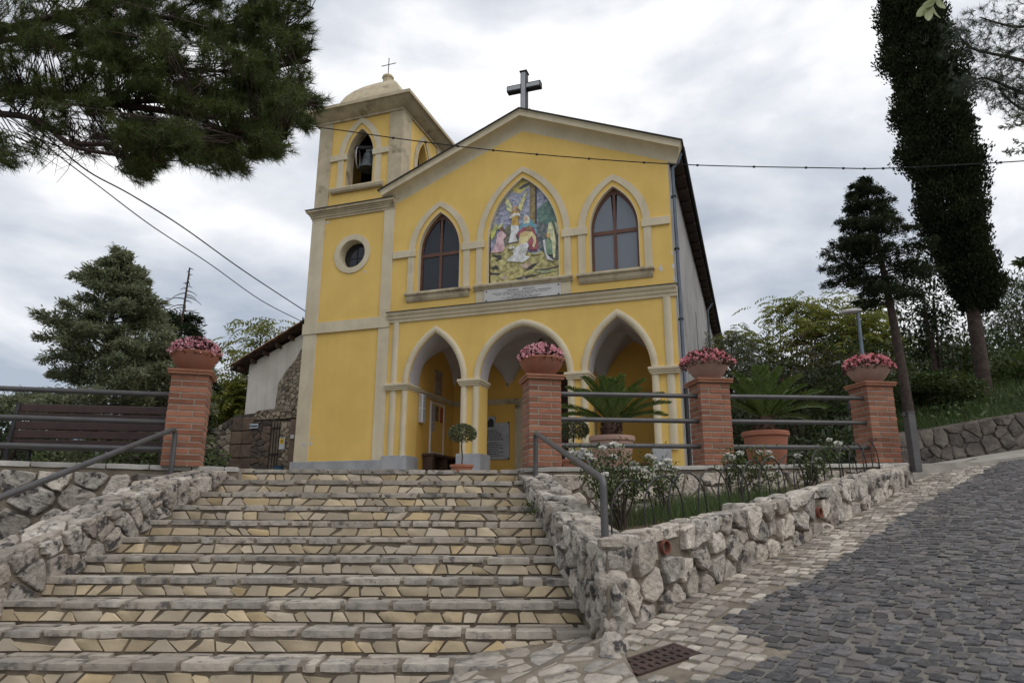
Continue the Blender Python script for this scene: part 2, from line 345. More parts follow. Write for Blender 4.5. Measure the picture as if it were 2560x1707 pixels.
def clip(poly, a, b, c):        # keep a*x+b*y<=c
    o = []; n = len(poly)
    for i in range(n):
        p, q = poly[i], poly[(i+1) % n]; dp = a*p[0]+b*p[1]-c; dq = a*q[0]+b*q[1]-c
        if dp <= 0: o.append(p)
        if dp*dq < 0: t = dp/(dp-dq); o.append((p[0]+t*(q[0]-p[0]), p[1]+t*(q[1]-p[1])))
    return o
def voro(region, pts):
    cells = []
    for i, p in enumerate(pts):
        c = region
        for j in sorted(range(len(pts)), key=lambda j: (pts[j][0]-p[0])**2+(pts[j][1]-p[1])**2)[1:22]:
            q = pts[j]; a, b = q[0]-p[0], q[1]-p[1]
            c = clip(c, a, b, (q[0]**2+q[1]**2-p[0]**2-p[1]**2)/2)
            if len(c) < 3: break
        if len(c) >= 3: cells.append(c)
    return cells
def grid_pts(region, a, b, jit, r):
    xs = [p[0] for p in region]; ys = [p[1] for p in region]; out_ = []; y = min(ys)+b*.5; k = 0
    while y < max(ys):
        x = min(xs)+a*(.25 if k % 2 else .75)
        while x < max(xs):
            q = (x+r.uniform(-jit, jit)*a, y+r.uniform(-jit, jit)*b)
            if inpoly(q[0], q[1], region): out_.append(q)
            x += a*r.uniform(.8, 1.25)
        y += b; k += 1
    return out_
def chaikin(p, t=.25):
    o = []; n = len(p)
    for i in range(n):
        a, b = p[i], p[(i+1) % n]
        o.append((a[0]*(1-t)+b[0]*t, a[1]*(1-t)+b[1]*t)); o.append((a[0]*t+b[0]*(1-t), a[1]*t+b[1]*(1-t)))
    return o
def cen(p): n = len(p); return sum(a for a, _ in p)/n, sum(b for _, b in p)/n
def dedupe(p, eps):
    o = []
    for q in p:
        if not o or math.hypot(q[0]-o[-1][0], q[1]-o[-1][1]) > eps: o.append(q)
    while len(o) > 3 and math.hypot(o[0][0]-o[-1][0], o[0][1]-o[-1][1]) <= eps: o.pop()
    return o
def inset(p, g):
    cx, cy = cen(p); o = []
    for a, b in p:
        d = math.hypot(a-cx, b-cy); k = max(.35, 1-g/max(d, 1e-6)); o.append((cx+(a-cx)*k, cy+(b-cy)*k))
    return o
def stone(poly, depth, P, r, rough=.02, rounded=True, back=.03, flatk=.86, dome=.12):
    """one stone: polygon in wall coordinates, standing proud by depth; P(u,v,d)->point"""
    c0 = cen(poly); size = max(math.hypot(a-c0[0], b-c0[1]) for a, b in poly)
    p = dedupe(poly, size*.12)
    if len(p) < 3: return None
    mb = MB(); V = []
    if rounded:                       # rubble: cut corners, broken edges, uneven face
        q = []; m = len(p)
        for i in range(m):
            a, b = p[i], p[(i+1) % m]; t0, t1 = r.uniform(.06, .24), r.uniform(.76, .94); q.append((a[0]+(b[0]-a[0])*t0, a[1]+(b[1]-a[1])*t0))
            if math.hypot(b[0]-a[0], b[1]-a[1]) > size*.55: q.append(((a[0]+b[0])/2, (a[1]+b[1])/2))
            q.append((a[0]+(b[0]-a[0])*t1, a[1]+(b[1]-a[1])*t1))
        p = [(a+r.gauss(0, rough*.9), b+r.gauss(0, rough*.9)) for a, b in q]; rings = ((1.0, -back), (1.0, depth*.45), (.975, depth*.82), (.86, depth*1.0), (.46, depth))
        sd_ = r.uniform(0, 99); nz = .38
    else:
        p = [(a+r.uniform(-rough, rough), b+r.uniform(-rough, rough)) for a, b in p]; rings = ((1.0, -back), (1.0, depth*.45), (.97, depth*.85), (min(.93, flatk*.8), depth)); sd_ = 0; nz = 0
    n = len(p); c = cen(p); tu, tv = r.uniform(-.35, .35)*depth/size, r.uniform(-.35, .35)*depth/size; f_ = 1.3/size
    for k, d in rings:
        for a, b in p:
            a2, b2 = c[0]+(a-c[0])*k, c[1]+(b-c[1])*k; dd = d
            if d > 0: dd += r.uniform(-.06, .06)*depth+(a-c[0])*tu+(b-c[1])*tv+nz*depth*noise.noise((a2*f_+sd_, b2*f_, sd_))+nz*.5*depth*noise.noise((a2*f_*2.7, b2*f_*2.7+sd_, 3))
            V.append(P(a2, b2, dd))
    V.append(P(c[0], c[1], depth*(1+r.uniform(-.1, dome)+nz*noise.noise((c[0]*f_+sd_, c[1]*f_, sd_)))))
    nr_ = len(rings)
    F = [(i*n+k, i*n+(k+1) % n, (i+1)*n+(k+1) % n, (i+1)*n+k) for i in range(nr_-1) for k in range(n)]
    F += [((nr_-1)*n+k, (nr_-1)*n+(k+1) % n, nr_*n) for k in range(n)]
    mb.add(V, F); return mb
def fixwind(me, nrm): # make sure front faces look along nrm
    a = sum((p.normal*p.area for p in me.polygons), Vector()); 
    if a.dot(nrm) < 0: me.flip_normals()
    return me
def stones_on(parent, region, a, b, gap, depth, P, mats, nrm, seed, name='stone', jit=.42, rough=.009, smooth=24, avoid=(), **kw):
    r = random.Random(seed); cells = voro(region, grid_pts(region, a, b, jit, r)); o = []
    for c in cells:
        ar = abs(sum(c[i][0]*c[(i+1) % len(c)][1]-c[(i+1) % len(c)][0]*c[i][1] for i in range(len(c))))/2
        if ar < a*b*.12 or any(math.hypot(cen(c)[0]-q[0], cen(c)[1]-q[1]) < .1 for q in avoid): continue
        mb = stone(inset(c, gap*r.uniform(.6, 1.5)), depth*r.uniform(.6, 1.35), P, r, rough, **kw)
        if mb is None: continue
        me = fixwind(mb.mesh(name, smooth), nrm(cen(c)) if callable(nrm) else nrm)
        o.append(obj(name, me, MATS[r.choice(mats)], parent, True))
    return o

# ---- big ground sheet, hillside, mountains
def sheet(fn, xs, ys, smooth=True):
    V = [(x, y, fn(x, y)) for y in ys for x in xs]; nx = len(xs)
    F = [(j*nx+i, j*nx+i+1, (j+1)*nx+i+1, (j+1)*nx+i) for j in range(len(ys)-1) for i in range(nx-1)]
    return npmesh('sheet', V, F, smooth)
def terr(x, y):
    z = -3.2
    if x > 5 and y > 3: z = gz(x, y)-.3 if y < 12.6 else z
    hx = max(0, x-6.5); hy = max(0, y-12.6)
    hs = min(1, hx/2)*min(1, hy/1.2)
    up = .85+.20*hx+.09*hy+1.2*noise.noise((x*.12, y*.12, 0))
    z = z*(1-hs)+min(up, 16)*hs if y >= 12.6 else z
    if y > 16 and x <= 8.5: z = max(z, -3.2+min(1, (y-16)/6)*3.4+.05*max(0, y-22)*(x > 2))
    return z
gx = list(np.concatenate([np.linspace(-900, -40, 12), np.linspace(-36, 40, 70), np.linspace(46, 900, 12)]))
gy = list(np.concatenate([np.linspace(-300, -22, 10), [-20, -15, -10, -5, 0, 5, 10, 12.58], np.linspace(12.62, 45, 50), np.linspace(50, 900, 14)]))
struct('ground', sheet(terr, gx, gy), MATS['ground'])
def mount(x, y):
    h = 120+70*noise.noise((x*.0035, 3.3, .5))+38*noise.noise((x*.012, 1.3, .2))+10*noise.noise((x*.05, .3, .2))
    return -10+max(0, h)*math.exp(-((y-950)/130)**2)
struct('mountain_ridge', sheet(mount, list(np.linspace(-1500, 500, 160)), list(np.linspace(700, 1200, 14))), MATS['mountain'])

# ---- plaza
def zpl(x, y): return .022*(y-8.5)+.035*max(x, 0)-.012
pz = [(-9.5, 6.6), (-7.4, 7.15), (-3.3, 8.45), (-3.3, 8.7), (.1, 8.7), (.1, 8.52), (5.45, 9.82), (8, 10.9), (9.5, 14), (13, 30), (-14, 30), (-14, 10)]
mbz = MB()
for hp in ([(-9.5, 6.6), (-7.4, 7.15), (-3.3, 8.45), (-3.3, 8.7), (0, 8.7), (0, 21), (-14, 21), (-14, 10)], [(0, 8.7), (.1, 8.7), (.1, 8.52), (5.45, 9.82), (8, 10.9), (9.5, 14), (9.5, 21), (0, 21)]):
    n = len(hp); tri = geometry.tessellate_polygon([[Vector((a, b, 0)) for a, b in hp]])
    mbz.add([(a, b, zpl(a, b)-.02) for a, b in hp]+[(a, b, zpl(a, b)-.5) for a, b in hp], [tuple(t) for t in tri]+[(i, (i+1) % n, n+(i+1) % n, n+i) for i in range(n)])
struct('plaza_pavement', mbz.mesh('plaza'), MATS['paving'])

# ---- road with cobbles
road = MB(); ss = np.arange(-11, 22.1, .35)
for (s0, s1, w0, w1) in ((-11, -.2, -7, 9), (-.2, 6.6, -.06, 9), (6.6, 22, -2.2, 9)):
    S = np.linspace(s0, s1, max(2, int((s1-s0)/.35))); W = np.linspace(w0, w1, max(2, int((w1-w0)/.35)))
    V = [(*xy(s, w_), gz(*xy(s, w_))) for s in S for w_ in W]; m = len(W)
    road.add(V, [(i*m+j, (i+1)*m+j, (i+1)*m+j+1, i*m+j+1) for i in range(len(S)-1) for j in range(m-1)])
rme = fixwind(road.mesh('road', 180), Vector((0, 0, 1))); ROAD = struct('road', rme, MATS['joint'])
pale_poly = [ground_pt(*p) for p in ((1425, 1440), (1640, 1428), (1815, 1503), (1640, 1566), (1440, 1566))]
flag_poly = [ground_pt(*p) for p in ((1428, 1490), (1480, 1567))]
grate_c = ground_pt(1510, 1517)
SET = thing('kerb_pavement', 'strip of pale limestone setts along the foot of the garden wall', 'pavement', (*xy(1, .4), gz(*xy(1, .4))-.001))
edge_pts = [sw(*ground_pt(*p)) for p in ((1640, 1430), (1850, 1332), (2060, 1192), (2225, 1102))]
es = [p[0] for p in edge_pts]; ew = [p[1] for p in edge_pts]
def pale_w(s): return float(np.interp(s, es, ew))
def ispale(x, y):
    s, w_ = sw(x, y)
    return (s > es[0]-.05 and 0 < w_ < pale_w(s)) or inpoly(x, y, pale_poly) or (s <= es[0] and 0 < w_ < pale_w(s) and s > -.2)
def isflag(x, y):
    (x0, y0), (x1, y1) = flag_poly; t = (y-y0)/(y1-y0); return x < x0+(x1-x0)*t and sw(x, y)[0] < .1
cells_d = []; cells_p = []
rr = random.Random(3)
def visible(x, y, z, mx=60):
    a, b = topx((x, y, z)); return -mx < a < 2352+mx*11 and 900 < b < 1568+mx*2
def block(c, ax, ay, ls, lw):
    o = []
    for i, j in ((-1, -1), (1, -1), (1, 1), (-1, 1)):
        q = rr.uniform(.84, 1.0); o.append((c[0]+i*ls*.5*q+rr.uniform(-.011, .011), c[1]+j*lw*.5*q+rr.uniform(-.011, .011)))
    return o
# dark cobbles: shallow arcs across the road
i = 0; s = -7.0
while s < 11.5:
    w_ = -1.5+rr.uniform(0, .1)
    while w_ < 8.6:
        lw = rr.choice((.08, .09, .1, .11, .125))*rr.uniform(.93, 1.07); arc = .22*abs(math.sin((w_+.2)*math.pi/1.5+.15*math.sin(s)))+.35*w_; wob = .04*math.sin(s*1.7+w_*1.3)
        sc_, wc = s+arc+wob+rr.uniform(-.014, .014), w_+lw/2
        x, y = xy(sc_, wc)
        if visible(x, y, gz(x, y)) and not ispale(x, y) and not isflag(x, y) and (wc > .02 or sc_ < -.3) and math.hypot(x-grate_c[0], y-grate_c[1]) > .2 and sc_ < 9.1+.25*wc:
            cells_d.append(block((sc_, wc), 1, 1, rr.uniform(.08, .094), lw-.008))
        w_ += lw
    s += .097; i += 1
s = -1.2
while s < 8.3:
    w_ = .03+rr.uniform(-.02, .02)
    while w_ < 2.2:
        lw = rr.uniform(.085, .125); x, y = xy(s+rr.uniform(-.008, .008), w_+lw/2)
        if visible(x, y, gz(x, y)) and ispale(x, y) and not isflag(x, y) and math.hypot(x-grate_c[0], y-grate_c[1]) > .2 and rr.random() > .08:
            cells_p.append(block(sw(x, y), 1, 1, rr.uniform(.094, .112), lw-.010))
        w_ += lw
    s += .122
def Pg(u, v, d):
    x, y = xy(u, v); return (x, y, gz(x, y)+d)
def pave(cells, keep, name, m1, m2, parent, h, sub):
    def px(c): a, b = cen(c); x, y = xy(a, b); return (not visible(x, y, gz(x, y), 0), y)
    cells = [c for c in sorted(cells, key=px)]
    mb = MB()
    for k, c in enumerate(cells):
        q = [rr.uniform(.8, 1.2)*h for _ in c]; c4 = c
        hi = h*rr.uniform(.6, 1.35); V = []
        p = chaikin(c4, .09); n = len(p); cc = cen(p); tx, ty = rr.uniform(-.06, .06), rr.uniform(-.06, .06)
        for kk, d in ((1, -.01), (.98, hi*.75), (.91, hi)):
            for a, b in p: V.append(Pg(cc[0]+(a-cc[0])*kk, cc[1]+(b-cc[1])*kk, d+rr.uniform(-.002, .002)+(a-cc[0])*tx*(d > 0)+(b-cc[1])*ty*(d > 0)))
        V.append(Pg(cc[0], cc[1], hi*1.03)); 
        F = [(i_*n+j, i_*n+(j+1) % n, (i_+1)*n+(j+1) % n, (i_+1)*n+j) for i_ in range(2) for j in range(n)]+[(2*n+j, 2*n+(j+1) % n, 3*n) for j in range(n)]
        if k < keep:
            m = MB().add(V, F); obj(name, fixwind(m.mesh(name, 22), Vector((0, 0, 1))), MATS[m1], parent, world=parent.type == 'EMPTY')
        else: mb.add(V, F)
    if mb.v:
        o = obj(sub, fixwind(mb.mesh(sub, 22), Vector((0, 0, 1))), MATS[m2], parent, world=parent.type == 'EMPTY'); o['kind'] = 'stuff'
pave(cells_d, 300, 'cobblestone', 'cobble', 'cobble_far', ROAD, .010, 'cobblestones_beyond')
pave(cells_p, 300, 'sett', 'sett', 'sett_far', SET, .013, 'setts_beyond')

# ---- path beyond the road
pm = MB(); A0 = [(5.55, 9.95), (6.6, 10.5), (8.2, 10.75), (11, 11.2)]; A1 = [(6.6, 11.6), (7.4, 12.3), (9.6, 12.55), (13, 12.6)]
V = [];
for a, b in zip(A0, A1):
    for t in (0, .33, .66, 1): x, y = a[0]+(b[0]-a[0])*t, a[1]+(b[1]-a[1])*t; V.append((x, y, gz(x, y)+.05))
for a in A0: V.append((a[0], a[1]-.002, gz(*a)-.3))
F = [(i*4+j, i*4+j+1, i*4+j+5, i*4+j+4) for i in range(3) for j in range(3)]+[(i*4, (i+1)*4, 16+i+1, 16+i) for i in range(3)]
pm.add(V, F); struct('footpath', fixwind(pm.mesh('footpath'), Vector((0, -.3, 1))), MATS['paving'])

# ---- stairs
TD, RS, Y0 = .3595, .1503, 8.56; NK = 13
def sxl(k): return -3.36-.082*k
def sxr(k): return .10+.06*k
ST = thing('stone_staircase', 'wide flight of stone steps with beige riser stones and grey slab treads', 'staircase', (-1.6, 8.5, -.01))
core = MB()
for k in range(NK):
    core.box(sxl(k)-.3, sxr(k)+.12, Y0-k*TD+.016, Y0-(k-1)*TD+.06, -(k+1)*RS-.4, -k*RS-.020)
part('mortar_core', core, MATS['mortar_brown'], ST, world=True)
r = random.Random(21)
def slab(x0, x1, y0, y1, zt, th, r, over):
    n = max(2, int((x1-x0)/.07)); fr = [(x0+(x1-x0)*i/n, y0-over+r.uniform(-.006, .006)) for i in range(n+1)]
    fr[0] = (fr[0][0]+.008, fr[0][1]+.012); fr[-1] = (fr[-1][0]-.008, fr[-1][1]+.012)
    top = fr+[(x1-r.uniform(0, .03), y1+r.uniform(-.02, .02)), (x0+r.uniform(0, .03), y1+r.uniform(-.02, .02))]
    m = len(top); c = cen(top); V = []; tz = r.uniform(-.006, .006)
    for kk, z in ((.985, -th*r.uniform(.85, 1.1)), (1.0, -th*.5), (1.0, -.012), (.975, 0)):
        for a, b in top: V.append((c[0]+(a-c[0])*kk, c[1]+(b-c[1])*kk, zt+z+r.uniform(-.002, .002)+tz))
    V.append((c[0], c[1], zt+tz+.002))
    F = [(i*m+j, i*m+(j+1) % m, (i+1)*m+(j+1) % m, (i+1)*m+j) for i in range(3) for j in range(m)]+[(3*m+j, 3*m+(j+1) % m, 4*m) for j in range(m)]+[tuple(range(m-1, -1, -1))]
    return MB().add(V, F)
nr = 0
for k in range(12):
    y = Y0-k*TD; z = -k*RS; x = sxl(k)
    while x < sxr(k)-.08:
        L_ = r.choice((.14, .2, .26, .3, .36, .44, .5))*r.uniform(.85, 1.15); x1 = min(x+L_, sxr(k))
        if sxr(k)-x1 < .1: x1 = sxr(k)
        gp = r.uniform(.008, .026)
        part('tread_slab', slab(x+gp/2, x1-gp/2, y, y+r.uniform(.17, .24), z, r.uniform(.042, .056), r, .012), MATS['stone_slab'], ST, 40, True)
        x = x1
    if k >= 5:
        x = sxl(k)
        while x < sxr(k)-.1:
            x1 = min(x+r.uniform(.25, .5), sxr(k))
            part('tread_slab', slab(x+.01, x1-.01, y+.245, y+.36, z-.004, .04, r, 0), MATS['stone_slab'], ST, 40, True); x = x1
    # riser stones under the slab of step k
    x = sxl(k); zb, zt = -(k+1)*RS+.006, z-.058; slope = 0.0
    P = lambda u, v, d, y=y: (u, y+.012-d, v)
    while x < sxr(k)-.05 and nr < 300:
        wdt = r.choice((.1, .13, .16, .16, .19, .24))*r.uniform(.8, 1.2); x1 = min(x+wdt, sxr(k)); ns = r.uniform(-.045, .045)
        g = r.uniform(.005, .010); h1, h0 = zt-r.uniform(0, .018), zb+r.uniform(0, .006)
        pl = [(x+g+slope, h0), (x1-g+ns, h0), (x1-g-ns, h1+r.uniform(-.016, .008)), (x+g-slope, h1)]
        ck = r.uniform(.0, .03)
        if ck > .012: pl[3:4] = [(pl[3][0]+ck, pl[3][1]), (pl[3][0], pl[3][1]-ck*r.uniform(.6, 1.4))]
        if pl[1][0]-pl[0][0] < .025: pl[1] = (pl[0][0]+.025, pl[1][1])
        if pl[2][0]-pl[3][0] < .025: pl[2] = (pl[3][0]+.025, pl[2][1])
        if wdt > .2 and r.random() < .5: pl.insert(2, (x1-g+r.uniform(.0, .02), (h0+h1)/2)); 
        mb = stone(pl, .014*r.uniform(.7, 1.3), P, r, .0025, rounded=False, back=.02, flatk=1.16, dome=.05)
        if mb:
            me = fixwind(mb.mesh('riser_stone', 40), Vector((0, -1, 0)))
            obj('riser_stone', me, MATS['stone_riser_ochre' if r.random() < .09 else 'stone_riser'], ST, True); nr += 1
        x = x1; slope = ns

# ---- landing of flagstones before the lowest steps
LAND = thing('flagstone_landing', 'irregular flagstones at the foot of the steps beside the drain grate', 'paving', (0, 4.6, gz(0, 4.6)-.001))
lp = [ground_pt(*p) for p in ((1010, 1620), (1060, 1520), (1140, 1492), (1250, 1466), (1392, 1452), (1428, 1500), (1442, 1535), (1495, 1620))]
def Pl(u, v, d): return (u, v, gz(u, v)+.012+d)
def bed_sheet(test, x0, x1, y0, y1, st, up_, k_=.5):
    xs = np.arange(x0, x1, st); ys = np.arange(y0, y1, st); nx = len(xs); V = [(x, y, max(gz(x, y), gz(x+.12, y), gz(x-.12, y), gz(x, y+.12), gz(x, y-.12))*k_+gz(x, y)*(1-k_)+up_) for y in ys for x in xs]
    F = [(j*nx+i, j*nx+i+1, (j+1)*nx+i+1, (j+1)*nx+i) for j in range(len(ys)-1) for i in range(nx-1) if test(xs[i]+st/2, ys[j]+st/2)]
    return npmesh('bed', V, F, True)
obj('mortar_bed', bed_sheet(lambda x, y: inpoly(x, y, lp), -2.2, 1.6, 3.0, 5.6, .05, .014), MATS['mortar_brown'], LAND, True)
obj('joint_bed', bed_sheet(lambda x, y: ispale(x, y) and not isflag(x, y), 0, 7.5, 3.3, 11.5, .06, .0015, 0), MATS['mortar_brown'], SET, True)
stones_on(LAND, lp, .26, .13, .018, .016, Pl, ['stone_slab'], Vector((0, 0, 1)), 5, 'flagstone', jit=.3, rough=.004, smooth=40, rounded=False, flatk=1.15, dome=.02)

# ---- drain grate
GR = thing('drain_grate', 'rusty iron drain grate set in the setts by the wall corner', 'drain', (grate_c[0], grate_c[1], gz(*grate_c)+.004), math.radians(24))
sl_x = (gz(grate_c[0]+.2, grate_c[1]+.09)-gz(grate_c[0]-.2, grate_c[1]-.09))/.44; sl_y = (gz(grate_c[0]-.09, grate_c[1]+.2)-gz(grate_c[0]+.09, grate_c[1]-.2))/.44
GR.rotation_euler = (math.atan(sl_y), -math.atan(sl_x), math.radians(24))
part('frame', MB().prism([[(-.23, -.13), (.23, -.13), (.23, .13), (-.23, .13)], [(-.205, -.105), (.205, -.105), (.205, .105), (-.205, .105)]], -.03, .012, Matrix.Rotation(math.radians(90), 4, 'X')), MATS['rust'], GR)
part('grate_pit', MB().box(-.21, .21, -.11, .11, -.03, -.012), MATS['dark'], GR)
for i in range(8): part('grate_bar', MB().box(-.2+i*.0535, -.2+i*.0535+.032, -.107, .107, -.012, .010, .003), MATS['rust'], GR)
for j in (-.036, .036): part('cross_bar', MB().box(-.205, .205, j-.012, j+.012, -.012, .013, .003), MATS['rust'], GR)

# ---- garden wall by the road
WT_S = [-.25, 0, .9, 1.6, 2.5, 3.6, 4.9, 6.3, 7]; WT_Z = [-.70, -.70, -.60, -.51, -.38, -.24, -.06, .14, .22]
def wtop(s): return float(np.interp(s, WT_S, WT_Z))
GW = thing('garden_wall', 'low rubble limestone wall of the rose bed rising along the cobbled road', 'wall', (*xy(0, 0), -1.3))
cr_ = MB(); S = np.arange(-.25, 6.51, .25); V = []
for s in S:
    zb = gz(*xy(s, 0))-.15; zt = wtop(s)-.035
    wi = -.02-min(.28, .004+(s+.25)*1.1)
    for w_, z in ((-.006, zb), (-.006, zt), (wi, zt), (wi, zb)): V.append((*xy(s, w_), z))
F = [(i*4+j, i*4+(j+1) % 4, (i+1)*4+(j+1) % 4, (i+1)*4+j) for i in range(len(S)-1) for j in range(4)]+[(0, 1, 2, 3)[::-1], tuple(4*(len(S)-1)+j for j in range(4))]
cr_.add(V, F); cm = cr_.mesh('core', 30); part_o = obj('mortar_core', cm, MATS['mortar_brown'], GW, True)
nw = Vector((EY, -EX, 0))
def Pw(u, v, d): x, y = xy(u, d-.015); return (x, y, gz(*xy(u, 0))*(1-0)+v)
reg = [(-.235, -.03), (6.4, -.03), (6.4, .2), (3.6, .45), (0, .575), (-.235, .575)]
stones_on(GW, reg, .225, .185, .022, .055, Pw, ['stone_pale', 'stone_pale', 'stone_wall'], nw, 8, avoid=((.42, .44), (3.25, .22)))
def Pt(u, v, d): x, y = xy(u, -v); return (x, y, wtop(u)-.03+d)
stones_on(GW, [(-.22, -.03), (6.4, -.03), (6.4, .3), (.1, .3)], .26, .15, .012, .045, Pt, ['stone_pale'], Vector((0, 0, 1)), 9, 'top_stone')
for s_, v_ in ((.42, .44), (3.25, .22)):
    x, y = xy(s_, .0); z = gz(x, y)+v_
    mp = MB(); prof = [(.052, 0), (.052, .09), (.045, .09), (.045, 0)]
    Tm = Matrix.Translation((x, y, z)) @ nw.to_track_quat('Z', 'Y').to_matrix().to_4x4()
    n = 20; V = [Tm @ Vector((a*math.cos(t*2*math.pi/n), a*math.sin(t*2*math.pi/n), b-.055)) for a, b in prof for t in range(n)]
    F = [(i*n+j, i*n+(j+1) % n, ((i+1) % 4)*n+(j+1) % n, ((i+1) % 4)*n+j) for i in range(4) for j in range(n)]
    mp.add(V, F); obj('drain_pipe', mp.mesh('pipe', 40), MATS['clay_pipe'], GW, True)
    md = MB().add([Tm @ Vector((.046*math.cos(t*2*math.pi/n), .046*math.sin(t*2*math.pi/n), -.03)) for t in range(n)], [tuple(range(n))]); obj('pipe_bore', md.mesh('bore'), MATS['dark'], GW, True)

# ---- right cheek wall of the stairs
CW = thing('stair_cheek_wall', 'rubble wall with rough pale top sloping down the right side of the steps', 'wall', (.35, 6.8, -1.1))
def rx(y): return .10+(.66-.10)*(8.6-y)/(8.6-4.97)
RTY = [4.5, 4.97, 5.5, 6.05, 6.94, 7.87, 8.5, 8.7]; RTZ = [-.74, -.72, -.70, -.60, -.40, -.19, -.05, -.03]
def rtop(y): return float(np.interp(y, RTY, RTZ))
V = []; S = np.concatenate([[5.0, 5.1, 5.2, 5.3], np.arange(5.4, 8.61, .24)])
for y in S:
    xo = min(.36, max(.014, .85+((y-5.15)*EX-.03)/EY-rx(y)))
    for dx, z in ((.01, -1.7), (.01, rtop(y)-.03), (xo, rtop(y)-.03), (xo, -1.7)): V.append((rx(y)+dx, y, z))
F = [(i*4+j, i*4+(j+1) % 4, (i+1)*4+(j+1) % 4, (i+1)*4+j) for i in range(len(S)-1) for j in range(4)]+[(0, 1, 2, 3), tuple(4*(len(S)-1)+j for j in range(3, -1, -1))]
obj('mortar_core', MB().add(V, F).mesh('core', 30), MATS['mortar_brown'], CW, True)
def stz(y): return -max(0, (Y0-y)/TD)*RS
def Pc(u, v, d): return (rx(u)+.012-d, u, v)
stones_on(CW, [(5.0, -1.5), (8.5, -.12), (8.5, -.05), (7.87, -.2), (6.05, -.62), (5.0, -.74)], .17, .17, .012, .045, Pc, ['stone_wall', 'stone_wall', 'stone_pale'], Vector((-1, 0, 0)), 12)
def Pct(u, v, d): return (rx(u)+v, u, rtop(u)-.03+d)
stones_on(CW, [(5.0, -.02), (8.5, -.02), (8.5, .34), (5.33, .34)], .22, .15, .012, .04, Pct, ['stone_pale', 'stone_pale', 'stone_wall'], Vector((0, 0, 1)), 13, 'top_stone')
def rock(cx, cy, cz, a, b, h, seed, name, parent):
    q = random.Random(seed); n = 11; V = []
    for kk, zz in ((.8, -1), (1.0, -.55), (1.0, .1), (.9, .6), (.5, .97)):
        for j in range(n): t = 2*math.pi*j/n; u = q.uniform(.86, 1.12)*kk*(1/max(abs(math.cos(t)), abs(math.sin(t))))**.55; V.append((cx+a*u*math.cos(t), cy+b*u*math.sin(t), cz+h*zz+q.uniform(-.1, .1)*h))
    V.append((cx, cy, cz+h)); F = [(i*n+j, i*n+(j+1) % n, (i+1)*n+(j+1) % n, (i+1)*n+j) for i in range(4) for j in range(n)]+[(4*n+j, 4*n+(j+1) % n, 5*n) for j in range(n)]
    return obj(name, MB().add(V, F).mesh(name, 35), MATS['stone_pale' if seed % 3 else 'stone_wall'], parent, True)
for i, (dz, h_) in enumerate(((-1.28, .085), (-1.12, .075), (-.965, .075), (-.82, .07), (-.725, .04))): rock(.70+.012*(i % 2), 5.06, dz, .085+.012*(i % 3), .075+.01*((i+1) % 2), h_, 900+i, 'corner_stone', CW)
bc = at(1408, 1492, 4.72); bo = MB(); n = 12; V = []
for i, (rr_, zz) in enumerate(((.085, -.12), (.10, -.03), (.085, .05), (.045, .095))):
    for j in range(n):
        a = 2*math.pi*j/n; q = r.uniform(.8, 1.2); V.append((bc.x+rr_*q*math.cos(a), bc.y+rr_*1.5*q*math.sin(a), bc.z+zz+r.uniform(-.012, .012)))
V.append((bc.x, bc.y, bc.z+.1)); F = [(i*n+j, i*n+(j+1) % n, (i+1)*n+(j+1) % n, (i+1)*n+j) for i in range(3) for j in range(n)]+[(3*n+j, 3*n+(j+1) % n, 4*n) for j in range(n)]
tag(obj('boulder', MB().add(V, F).mesh('boulder', 60), MATS['stone_wall']), 'weathered grey boulder at the lower end of the stair cheek wall', 'rock')

# ---- left cheek wall
LW = thing('stair_cheek_wall', 'dark weathered rubble wall sloping down the left side of the steps', 'wall', (-3.9, 6.6, -1.2))
def lx(y): return -3.36-.22*(8.4-y)
LTY = [3.6, 4.3, 5.6, 5.95, 6.15, 6.6, 6.84, 7.42, 7.68, 8.12, 8.5]; LTZ = [-1.6, -1.38, -.9, -.76, -.68, -.50, -.39, -.22, -.14, -.06, -.02]
def ltop(y): return float(np.interp(y, LTY, LTZ))
V = []; S = np.arange(3.8, 8.45, .24)
for y in S:
    for dx, z in ((-.01, -2.2), (-.01, ltop(y)-.03), (-.40, ltop(y)-.02), (-.40, -2.2)): V.append((lx(y)+dx, y, z))
F = [(i*4+j, (i+1)*4+j, (i+1)*4+(j+1) % 4, i*4+(j+1) % 4) for i in range(len(S)-1) for j in range(4)]+[(3, 2, 1, 0), tuple(4*(len(S)-1)+j for j in range(4))]
obj('mortar_core', MB().add(V, F).mesh('core', 30), MATS['mortar_brown'], LW, True)
def Plw(u, v, d): return (lx(u)-.015+d, u, v)
stones_on(LW, [(4.3, -1.95), (8.3, -.16), (8.3, -.06), (7.6, -.17), (6.84, -.41), (5.6, -.92), (4.3, -1.4)], .215, .17, .016, .042, Plw, ['stone_wall'], Vector((1, 0, 0)), 15)
def Plt(u, v, d): return (lx(u)-v, u, ltop(u)-.03+d)
stones_on(LW, [(4.0, 0), (8.35, 0), (8.35, .38), (4.0, .38)], .24, .14, .014, .035, Plt, ['stone_pale', 'stone_wall'], Vector((0, 0, 1)), 16, 'top_stone')

